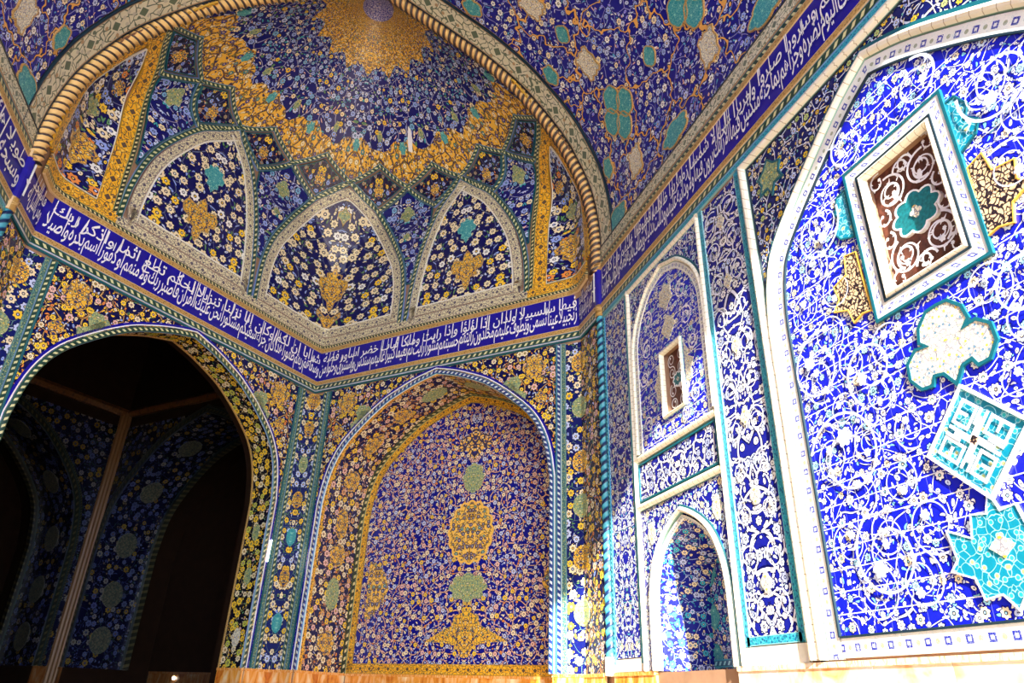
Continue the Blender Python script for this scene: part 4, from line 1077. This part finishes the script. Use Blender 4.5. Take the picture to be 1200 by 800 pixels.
# folded pilaster at the back corner
t = thing('corner_pilaster', (0, 20.2, ZD), 'dark blue pilaster with yellow medallions folded into the back corner', 'pilaster')
for f, e, s in ((SB, LW_, -1), (SL, LW_, -1)):
    panel(f, rect(LW_-.4, LW_-.005, ZD, 9.4), .03, 'tile_field', M['pilas2'], t, uc=(LW_, 2.2))
    flatuv(f, [(LW_-.47, ZD), (LW_-.47, 9.44)], .13, .045, 'dashed_strip', M['dashgreen'], t)
    flatuv(f, [(LW_-.6, ZD), (LW_-.6, 9.44)], .11, .045, 'teal_strip', M['greenstrip'], t)
    flatuv(f, [(LW_-.67, ZD), (LW_-.67, 9.44)], .03, .05, 'white_line', M['kteal'], t)
    for z, m in ((9.2, 'goldfil'), (8.35, 'goldfil'), (7.3, 'palefil'), (6.3, 'goldfil'), (5.3, 'tealfil'), (4.25, 'goldfil'), (3.15, 'tealfil')):
        gmed(f, LW_-.005, z, .2 if z < 9 else .3, .25, t, m, -1)
for f, fr, s, lab in ((SB, SRR, 'right', 'yellow-flowered pilaster folded between the arched recess and the right slim column'), (SL, SRL, 'left', 'green and yellow flowered pilaster folded at the left edge beside the portal')):
    t = thing('corner_pilaster', f(0, ZD), lab, 'pilaster')
    panel(f, rect(.005, .4, ZD, 9.4), .03, 'tile_field', M['pilas2'], t, uc=(0, 2.2))
    panel(fr, rect(YC+.12, YP-.03, ZD, 9.4), .03, 'tile_field', M['spandrel'], t, uc=(YP, 2.2))
    flatuv(f, [(.46, ZD), (.46, 9.44)], .1, .045, 'green_strip', M['greenstrip'], t)
    flatuv(f, [(.58, ZD), (.58, 9.44)], .12, .05, 'dashed_strip', M['dashgreen' if s == 'left' else 'dashblue'], t)
    flatuv(f, [(.65, ZD), (.65, 9.44)], .03, .055, 'blue_line', M['kteal'], t)
    for z, m in ((8.85, 'goldfil'), (7.7, 'palefil'), (6.4, 'goldfil'), (5.4, 'palefil'), (4.3, 'goldfil'), (3.2, 'palefil')):
        gmed(f, .005, z, .24, .26, t, m, 1); gmed(fr, YP-.035, z, .24, .26, t, m, -1)
def rear(f, lab, what):
    U0, U1 = .68, LW_-.7
    ar = port(CU, 0)
    for half, side in ((ar[:len(ar)//2+1], 'low'), (ar[len(ar)//2:], 'high')):
        if side == 'low': pl = [(U0, ZD)]+half+[(CU, 9.46), (CU, 9.47), (U0, 9.47)]; pl = [(U0, ZD)]+half+[(U0, 9.46)]
        else: pl = half+[(U1+.0, ZD), (U1, 9.46)] if half[-1][0] < U1 else half+[(U1, 9.46)]
        if f is SB: nm = 'right' if side == 'low' else 'left'
        else: nm = 'left' if side == 'low' else 'right'
        o = panel(f, pl, .03, 'spandrel_panel', M['spandrel'], uc=(CU+(2.6 if side == 'high' else -2.6), 8.5))
        tag(o, 'dark spandrel with golden rosettes %s of the %s' % (nm, what), 'tile panel')
        sg = 1 if side == 'high' else -1
        medal(f, lobed(CU+sg*2.95, 8.95, .33, .36, 6, .25, 1, 0, 36), 'goldfil', o, .045, name='golden_rosette')
        medal(f, lobed(CU+sg*2.4, 8.6, .2, .22, 6, .2, 1, 0, 30), 'palefil', o, .045, name='green_rosette')
        medal(f, [(CU+sg*x, z) for x, z in [(2.05, 8.62), (2.2, 8.75), (2.55, 8.4), (2.75, 8.3), (2.7, 8.1), (2.45, 8.2)]], 'palefil', o, .045, name='green_leaf')
        medal(f, lobed(CU+sg*3.15, 8.1, .16, .2, 4, .3, 1, 0, 24), 'goldfil', o, .045, name='golden_rosette')
    return ar
ar = rear(SB, 'right', 'arched recess')
rear(SL, 'left', 'dark portal')
def portsweep(f, ins, w, h, name, mat, t, z0=ZD, roundp=False):
    p = port(CU, ins, z0)
    if roundp: return sweep(f, p, rnd(w, h), name, M[mat], t, uvw=w)
    return flatuv(f, p, w, h, name, M[mat], t)
for f, lab, cm in ((SB, 'blue and gold edging of the arched recess with the golden oval', 'goldstrip'), (SL, 'dashed tile edging around the dark portal', 'dashgreen')):
    t = thing('arch_edging', f(CU, ZD), lab, 'arch moulding')
    portsweep(f, -.025, .025, .05, 'white_line', 'white', t); portsweep(f, -.065, .055, .045, 'blue_line', 'bandblue', t)
    portsweep(f, .07, .13, .06, 'dashed_roll', 'dashgreen' if f is SL else 'dashblue', t, roundp=True)
# --- recess with the golden oval
t = thing('arched_recess_lining', SB(CU, ZD), 'flowered lining with yellow ovals inside the arched recess', 'tile lining')
ap = port(CU, .0)
def prof_lin(a, b, th=.03): return [(-.0, a), (-th, a), (-th, b), (0, b)]
def liner(f, path, d0, d1, name, mat, t, metric=True, th=.03):
    return sweep(f, path, [(0, -d0), (-th, -d0), (-th, -d1), (0, -d1)], name, M[mat], t, metric=metric, uvw=(None if metric else abs(d1-d0)), lat=False)
liner(SB, ap, .0, .22, 'gold_strip', 'goldstrip', t, False, .035)
liner(SB, ap, .2, 1.7, 'tile_field', 'recess', t)
liner(SB, ap, 1.72, 1.9, 'dashed_strip', 'dashblack', t, False, .04)
class Lin:
    """surface of a lining: (arc position along the arch path from its low-u base, depth)"""
    curved = False
    def __init__(s, f, path, th):
        s.f = f; s.t = [(0., *path[0])]; s.th = th
        for p in path[1:]: l, x, z = s.t[-1]; s.t.append((l+math.hypot(p[0]-x, p[1]-z), *p))
        s.L = s.t[-1][0]; s.flip = False
        a = s(3, 0); s.flip = ((s(3.1, 0)-a).cross(s(3, .1)-a)).dot(s.N(3, 0)) < 0
    def nrm(s, l):
        a = _tab(s.t, max(0, l-.05)); b = _tab(s.t, min(s.L, l+.05)); dx, dz = b[0]-a[0], b[1]-a[1]; k = math.hypot(dx, dz) or 1
        return (dz/k, -dx/k)   # right of travel = towards the opening
    def N(s, l, d):
        n = s.nrm(l); return s.f.u*n[0]+V((0, 0, n[1]))
    def __call__(s, l, d, h=0.):
        x, z = _tab(s.t, l); n = s.nrm(l); return s.f(x+n[0]*(h+s.th), z+n[1]*(h+s.th), -d)
    def uv(s, l, d): return (l, d)
LB = Lin(SB, ap, .03)
def linmed(L, pos, d, rl, rd, mat, t, h=.02, name='medallion', m=24):
    c = L(pos, d, h); Vv = [c]; F = []; U = [(0, 0)]
    for k in range(m):
        a = 2*PI*k/m; r = 1.; Vv.append(L(pos+rl*math.copysign(abs(math.cos(a))**.8, math.cos(a)), d+rd*math.copysign(abs(math.sin(a))**1.3, math.sin(a)), h)); U.append((rl*math.cos(a), rd*math.sin(a)))
    for k in range(m): F.append((0, 1+k, 1+(k+1) % m))
    b = len(Vv)
    for k in range(m):
        a = 2*PI*k/m; Vv.append(L(pos+rl*math.copysign(abs(math.cos(a))**.8, math.cos(a)), d+rd*math.copysign(abs(math.sin(a))**1.3, math.sin(a)), -.01)); U.append((rl*math.cos(a), rd*math.sin(a)))
    for k in range(m): F.append((1+k, b+k, b+(k+1) % m, 1+(k+1) % m))
    return mk(name, Vv, F, U, M[mat], t)
for side in (0, 1):
    for i, z in enumerate((2.75, 3.95, 4.95, 5.8, 6.75, 7.65, 8.55, 9.4)):
        l = z-ZD+(0 if z < 6 else (z-6)*.35)
        if side: l = LB.L-l
        if i % 2: linmed(LB, l, .97, .42, .24, 'palefil' if i in (1, 7) else 'yellowfil' if False else 'goldfil', t)
        else: linmed(LB, l, .97, .3, .3, 'orangefil' if False else 'goldfil', t)
back = SB.back(1.9)
t = thing('recess_tile_panel', back(CU, ZD), 'densely flowered back panel of the recess with a large golden oval', 'tile panel')
bi = port(CU, .26, ZD+.2)
panel(back, bi, .03, 'tile_field', M['dense'], t, uc=(CU-.2, ZD))
flatuv(back, port(CU, .13, ZD), .24, .05, 'gold_border', M['goldstrip'], t); flatuv(back, port(CU, .02, ZD), .1, .07, 'dashed_border', M['dashblack'], t)
flatuv(back, [(CU-3.5, ZD+.12), (CU+3.5, ZD+.12)], .24, .05, 'gold_border', M['goldstrip'], t)
cx = 4.0
medal(back, lobed(cx, 5.5, .68, .82, 16, .1, 1, 0, 96), 'hemfine', t, .05, 'goldrim', rimw=.05, name='golden_oval')
medal(back, [(cx+x, z) for x, z in mir([(0, 8.45), (.2, 8.2), (.45, 8.15), (.55, 7.9), (.5, 7.75), (.25, 7.75), (.12, 7.55), (0, 7.45)])], 'goldcol', t, .05, name='golden_crown')
medal(back, lobed(cx, 6.95, .33, .42, 8, .12, 1, 0, 48), 'palefil', t, .05, name='pale_medallion')
medal(back, lobed(cx, 4.1, .58, .36, 8, .2, 1, 0, 48), 'palefil', t, .05, name='pale_medallion')
medal(back, [(cx+x, z) for x, z in mir([(0, 3.7), (.12, 3.5), (.35, 3.42), (.4, 3.2), (.75, 3.05), (1.2, 2.82), (.6, 2.8), (.25, 2.72), (.12, 2.5), (0, 2.45)])], 'goldfil', t, .05, name='golden_base')
for sg in (1,):
    medal(back, [(7.22, 3.4), (7.22, 4.9), (7.0, 4.85), (6.7, 4.6), (6.5, 4.15), (6.7, 3.75), (7.0, 3.4)], 'hemfine', t, .05, name='golden_half_oval')
    medal(back, [(1.18, 3.4), (1.18, 4.9), (1.4, 4.85), (1.7, 4.6), (1.9, 4.15), (1.7, 3.75), (1.4, 3.4)], 'hemfine', t, .05, name='golden_half_oval')
cs = []
for i in range(9):
    for j in range(5):
        a = .75+j*.62+(.3 if i % 2 else 0); z = 2.75+i*.68
        if a < 2.9 and math.hypot(a, (z-5.5)) > .9 and (z < 6.4 or a < 2.9*max(0, (9.1-z)/2.7)**.6) and not (z < 3.9 and a < 1.): cs.append((a, z, .25, i*1.3+j, 1 if (i+j) % 2 else -1, 1.4))
scrolls(cs, back, t, .026, .04, cx, 'pinkline' if False else 'scrollpink', leafs=True) if 'scrollpink' in M else None
# --- portal lining
t = thing('portal_lining', SL(CU, ZD), 'thick yellow-flowered lining of the dark portal', 'tile lining')
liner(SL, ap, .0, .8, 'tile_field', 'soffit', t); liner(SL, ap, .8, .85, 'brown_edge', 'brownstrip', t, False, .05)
LL = Lin(SL, ap, .03)
for z, m in ((2.75, 'creamfil'), (4.2, 'palefil'), (5.3, 'palefil')):
    linmed(LL, LL.L-(z-ZD), .42, .22, .12, m, t)

# ================================================================== MARBLE DADO
ORD = ['first', 'second', 'third', 'fourth', 'fifth', 'sixth', 'seventh', 'eighth']
def dado(f, us, label, zt=ZD, mat='onyx', cop='', gname=None):
    for i, (a, b) in enumerate(zip(us, us[1:])):
        t_ = panel(f, [(a+.004, .02), (b-.004, .02), (b-.004, zt-.06), (a+.004, zt-.06)], .06, 'marble_slab', M[mat], uc=(a-i*3.7, 0))
        tag(t_, label.replace('{o}', ORD[i]), 'marble slab', 'marble dado slabs')
    o = sweep(f, [(us[0], zt-.03), (us[-1], zt-.03)], [(-.03, 0), (-.03, .075), (.03, .075), (.03, 0)], 'marble_coping', M[mat])
    tag(o, 'narrow marble coping '+cop, 'marble coping')
dado(SR, [1.6, 2.6, 3.6, 4.7, 5.6, 6.6, 7.4, 8.2, 9.05], '{o} veined marble slab from the near end under the biggest arch', mat='onyxlight', cop='under the biggest arch of the right wall')
dado(SR, [11.42, 12.2, 13.0], '{o} orange marble slab left of the lower niche', cop='between the lower niche and the right slim column')
dado(SB, [.02, .68], 'narrow bright marble slab under the pilaster right of the arched recess', cop='under the pilaster right of the arched recess')
dado(SB, [7.72, 8.48], 'orange marble slab just right of the back corner', cop='just right of the back corner')
dado(SL, [7.72, 8.48], 'orange marble slab between the dark portal and the back corner', cop='between the dark portal and the back corner')
dado(back, [CU-3.45+i*.98 for i in range(8)], '{o} orange marble slab from the right inside the arched recess', cop='at the back of the arched recess')
dado(SRR, [YC+.12, YP-.03], 'marble slab on the short return beside the right slim column', cop='on the short return beside the right slim column')
for u, s in ((CU-3.5, 'right'), (CU+3.5, 'left')):
    f = Plane(SB(u, 0), (-Q, -Q, 0), (-Q, Q, 0) if u < CU else (Q, -Q, 0)); f.u = V((Q, Q, 0)); f.n = V((-Q, Q, 0)) if u < CU else V((Q, -Q, 0)); f.flip = f.u.cross(V((0, 0, 1))).dot(f.n) < 0
    dado(f, [.02, .9, 1.85], '{o} orange marble slab going in on the %s cheek of the arched recess' % s, cop='on the %s cheek of the arched recess' % s)

for u, s in ((CU-3.5, 'left'), (CU+3.5, 'right')):
    f = Plane(SL(u, 0), (-Q, Q, 0), (Q, Q, 0) if u < CU else (-Q, -Q, 0))
    dado(f, [.0, .84], 'orange marble slab on the %s cheek of the dark portal' % s, cop='on the %s cheek of the dark portal' % s)
struct(panel(SLW, rect(YF+.1, YC-.15, .02, ZD), .05, 'baseboard_left', M['onyx'], uc=(0, 0)))
struct(panel(SR, rect(YF+.1, 1.58, .02, ZD), .05, 'baseboard_right', M['onyxlight'], uc=(0, 0)))
# ================================================================== DOMED CHAMBER BEHIND THE PORTAL
def cp(u, d): return V((-XP+Q*(u-d), YP+Q*(u+d), 0))
CR_ = Plane(cp(8.9, 0), (-Q, Q, 0), (-Q, -Q, 0))          # right wall of the chamber, u = depth
CBK = Plane(cp(0, 9.4), (Q, Q, 0), (Q, -Q, 0))            # far wall, u as on the portal wall
CLF = Plane(cp(-.6, 0), (-Q, Q, 0), (Q, Q, 0))
CH = cat([(3.9, 0), (3.9, 5.0), (3.85, 6.0), (3.6, 7.1), (3.0, 8.0), (2.0, 8.95), (1., 9.5), (0, 9.85)], 4)
def chp(cu, ins=0., z0=ZD):
    h = [(3.9, z0)]+[(x, z) for x, z in CH if z > z0+.05]; h[-1] = (0, 9.85)
    return offp(both(h, cu), ins)
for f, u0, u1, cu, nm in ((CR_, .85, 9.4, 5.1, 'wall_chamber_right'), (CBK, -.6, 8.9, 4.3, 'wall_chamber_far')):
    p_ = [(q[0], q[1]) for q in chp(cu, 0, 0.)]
    struct(prism(f, [(u0-.6, 0)]+p_+[(u1+.6, 0), (u1+.6, 14.5), (u0-.6, 14.5)], -3., 0, nm, M['shadebrick']))
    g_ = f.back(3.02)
    struct(prism(g_, rect(u0-.5, u1+.5, 0, 10.5), -.5, 0., 'wall_chamber_recess', M['shadebrick']))  # near-black slab painted as the darkness of the room beyond
struct(prism(CLF, rect(.85, 9.4, 0, 14.5), -.8, 0, 'wall_chamber_left', M['shadebrick']))
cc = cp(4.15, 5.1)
struct(mk('ceiling_chamber', [tuple(cp(u, d)+V((0, 0, z))) for z in (14.5, 15.) for u, d in ((-1.2, .2), (9.5, .2), (9.5, 10.), (-1.2, 10.))], [(0, 3, 2, 1), (4, 5, 6, 7), (0, 1, 5, 4), (1, 2, 6, 5), (2, 3, 7, 6), (3, 0, 4, 7)], None, M['shadebrick']))
struct(prism(SL.back(.85), [(-1.2, 0), (CU-3.5, 0)]+port(CU, 0, 0)[1:-1]+[(CU+3.5, 0), (9.4, 0), (9.4, 14.5), (-1.2, 14.5)], -.25, 0, 'wall_chamber_front', M['shadebrick']))
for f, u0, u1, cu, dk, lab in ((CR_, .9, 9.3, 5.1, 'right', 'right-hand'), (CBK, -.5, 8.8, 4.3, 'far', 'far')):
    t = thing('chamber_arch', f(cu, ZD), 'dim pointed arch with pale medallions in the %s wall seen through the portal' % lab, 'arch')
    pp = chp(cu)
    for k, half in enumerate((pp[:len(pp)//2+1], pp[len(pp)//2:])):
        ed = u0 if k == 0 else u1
        panel(f, ([(ed, ZD)]+half+[(ed, 9.85)]) if k == 0 else (half+[(ed, ZD), (ed, 9.85)]), .03, 'spandrel_field', M['shadetile'], t, uc=(cu, 6))
    flatuv(f, chp(cu, -.06), .18, .06, 'dashed_edging', M['shadedash'], t); flatuv(f, chp(cu, -.2), .08, .05, 'teal_line', M['shadedash'], t)
    sweep(f, pp, [(0, 0), (-.04, 0), (-.04, -1.9), (0, -1.9)], 'tile_lining', M['shadetile'], t, metric=True)
    sweep(f, pp, [(-.0, -1.9), (-.2, -1.9), (-.2, -2.1), (0, -2.1)], 'dashed_edging', M['shadedash'], t)
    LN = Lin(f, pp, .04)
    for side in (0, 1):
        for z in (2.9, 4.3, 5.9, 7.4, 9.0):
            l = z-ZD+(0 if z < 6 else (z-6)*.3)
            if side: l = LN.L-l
            linmed(LN, l, .95, .42, .36, 'shadefil', t)
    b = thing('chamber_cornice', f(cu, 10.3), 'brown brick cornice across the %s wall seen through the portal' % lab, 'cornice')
    sweep(f, [(u0-.05, 10.4), (u1+.1, 10.4)], [(-.16, 0), (-.16, .1), (0, .16), (.12, .1), (.12, 0)], 'brick_moulding', M['shadeband'], b)
    dado(f, [u0, cu-3.9], 'shade-toned marble slab before the arch of the chamber %s wall' % lab, mat='onyxshade', cop='before the arch of the chamber %s wall' % lab)
    dado(f, [cu+3.9, u1], 'shade-toned marble slab past the arch of the chamber %s wall' % lab, mat='onyxshade', cop='past the arch of the chamber %s wall' % lab)
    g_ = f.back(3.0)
    dado(g_, [cu-3.8+i*1.08 for i in range(8)], '{o} shade-toned orange marble slab in the %s recess seen through the portal' % lab, mat='onyxshade', cop='in the %s recess seen through the portal' % lab)
t = thing('brick_corner_rib', cp(8.75, 9.25), 'brown brick rib rising in the far corner seen through the portal', 'rib')
for k in (-.16, 0., .16):
    c0 = cp(8.78+k*.5, 9.28-k*.5)
    mk('rib_roll', [tuple(c0+V((.09*math.cos(a), .09*math.sin(a), z))) for z in (0.02, 10.4) for a in [2*PI*i/8 for i in range(8)]], [(i, (i+1) % 8, 8+(i+1) % 8, 8+i) for i in range(8)], [(i/8, z) for z in (0, 10) for i in range(8)], M['shadeband'], t)
struct(mk('floor_chamber', [tuple(cp(u, d)+V((0, 0, z))) for z in (.0, .03) for u, d in ((-.6, .9), (12.2, .9), (12.2, 12.5), (-.6, 12.5))], [(0, 3, 2, 1), (4, 5, 6, 7), (0, 1, 5, 4), (1, 2, 6, 5), (2, 3, 7, 6), (3, 0, 4, 7)], [(0, 0), (6, 0), (6, 6), (0, 6)]*2, M['shadestone']))  # separate slab added over the floor to keep the chamber dark
# small lamps low in the chamber
lamps = [((108, 791), 'small glowing lamp near the foot of the chamber, left of three'), ((158, 791), 'small glowing lamp near the foot of the chamber, middle of three'), ((203, 796), 'small glowing lamp near the foot of the chamber, right of three')]

# ================================================================== CAMERA
f_px = 827.169; cam = bpy.data.cameras.new('camera'); co = bpy.data.objects.new('camera', cam); C.objects.link(co)
cam.sensor_width = 36; cam.lens = f_px/1200*36; cam.clip_end = 500; cam.clip_start = .05
pi_, ro, ya = math.radians(26.82042899), math.radians(1.86002452), math.radians(16.29920165)
Fv = V((math.sin(ya)*math.cos(pi_), math.cos(ya)*math.cos(pi_), math.sin(pi_)))
Rv = V((math.cos(ya), -math.sin(ya), 0)); Uv = Rv.cross(Fv)
R2 = Rv*math.cos(ro)+Uv*math.sin(ro); U2 = Uv*math.cos(ro)-Rv*math.sin(ro)
mt = Matrix((R2, U2, -Fv)).transposed().to_4x4(); mt.translation = V((.0912, 0, 1.6)); co.matrix_world = mt
bpy.context.scene.camera = co
def ray(x, y): return (Fv+R2*((x-600)/f_px)-U2*((y-400)/f_px))
for (px, lab) in lamps:
    d = ray(*px); g_ = CR_.back(2.9); n = g_.n; o_ = V((.0912, 0, 1.6)); tt = (g_.o-o_).dot(n)/d.dot(n); c0 = o_+d*tt
    l = thing('wall_lamp', c0, lab, 'lamp')
    for nm, r, z0_, z1_, mm in (('glowing_bulb', .05, 0, .09, 'lampglow'), ('holder', .035, .09, .16, 'ropegold')):
        Vv = [tuple(c0+V((r*(.6 if z in (z0_, z1_) else 1)*math.cos(a), r*(.6 if z in (z0_, z1_) else 1)*math.sin(a), z))) for z in (z0_, (z0_+z1_)/2, z1_) for a in [2*PI*i/10 for i in range(10)]]
        mk(nm, Vv, [(j*10+i, j*10+(i+1) % 10, j*10+10+(i+1) % 10, j*10+10+i) for j in range(2) for i in range(10)]+[tuple(range(9, -1, -1)), tuple(range(20, 30))], None, M[mm], l)

d = ray(313, 645); tt = (SL.o-V((.0912, 0, 1.6))).dot(SL.n)/d.dot(SL.n); c0 = V((.0912, 0, 1.6))+d*tt
tl = thing('tube_lamp', c0+SL.n*.07-V((0, 0, .27)), 'thin white upright tube lamp fixed on the pilaster right of the dark portal', 'lamp')
uu = (c0-SL.o).dot(SL.u)
sweep(SL, [(uu+.01, c0.z-.27), (uu+.03, c0.z+.27)], [(-.02, .04), (-.014, .07), (.014, .07), (.02, .04)], 'tube', M['lampglow'], tl)
sweep(SL, [(uu+.01, c0.z-.3), (uu+.03, c0.z+.3)], [(-.018, .02), (-.018, .042), (.018, .042), (.018, .02)], 'holder', M['offwhite'], tl)

# ================================================================== LIGHT
sc = bpy.context.scene
w = bpy.data.worlds.new('sky'); sc.world = w; w.use_nodes = True
bg = w.node_tree.nodes['Background']; bg.inputs[0].default_value = (.74, .84, 1, 1); bg.inputs[1].default_value = SKY
sun = bpy.data.lights.new('sun', 'SUN'); sun.energy = SUN; sun.angle = math.radians(.6); sun.color = (1, .93, .8)
so = bpy.data.objects.new('sun', sun); C.objects.link(so)
sd = V((1/3.8, 1, -.535)).normalized(); so.rotation_euler = sd.to_track_quat('-Z', 'Y').to_euler(); so.location = (-6, -30, 20)
sc.view_settings.view_transform = 'Standard'; sc.view_settings.look = 'None'; sc.view_settings.gamma = 1; sc.view_settings.use_curve_mapping = False
sc.view_settings.exposure = EXPO
sc.cycles.max_bounces = 10; sc.cycles.diffuse_bounces = 6; sc.cycles.glossy_bounces = 4
sc.cycles.use_denoising = True
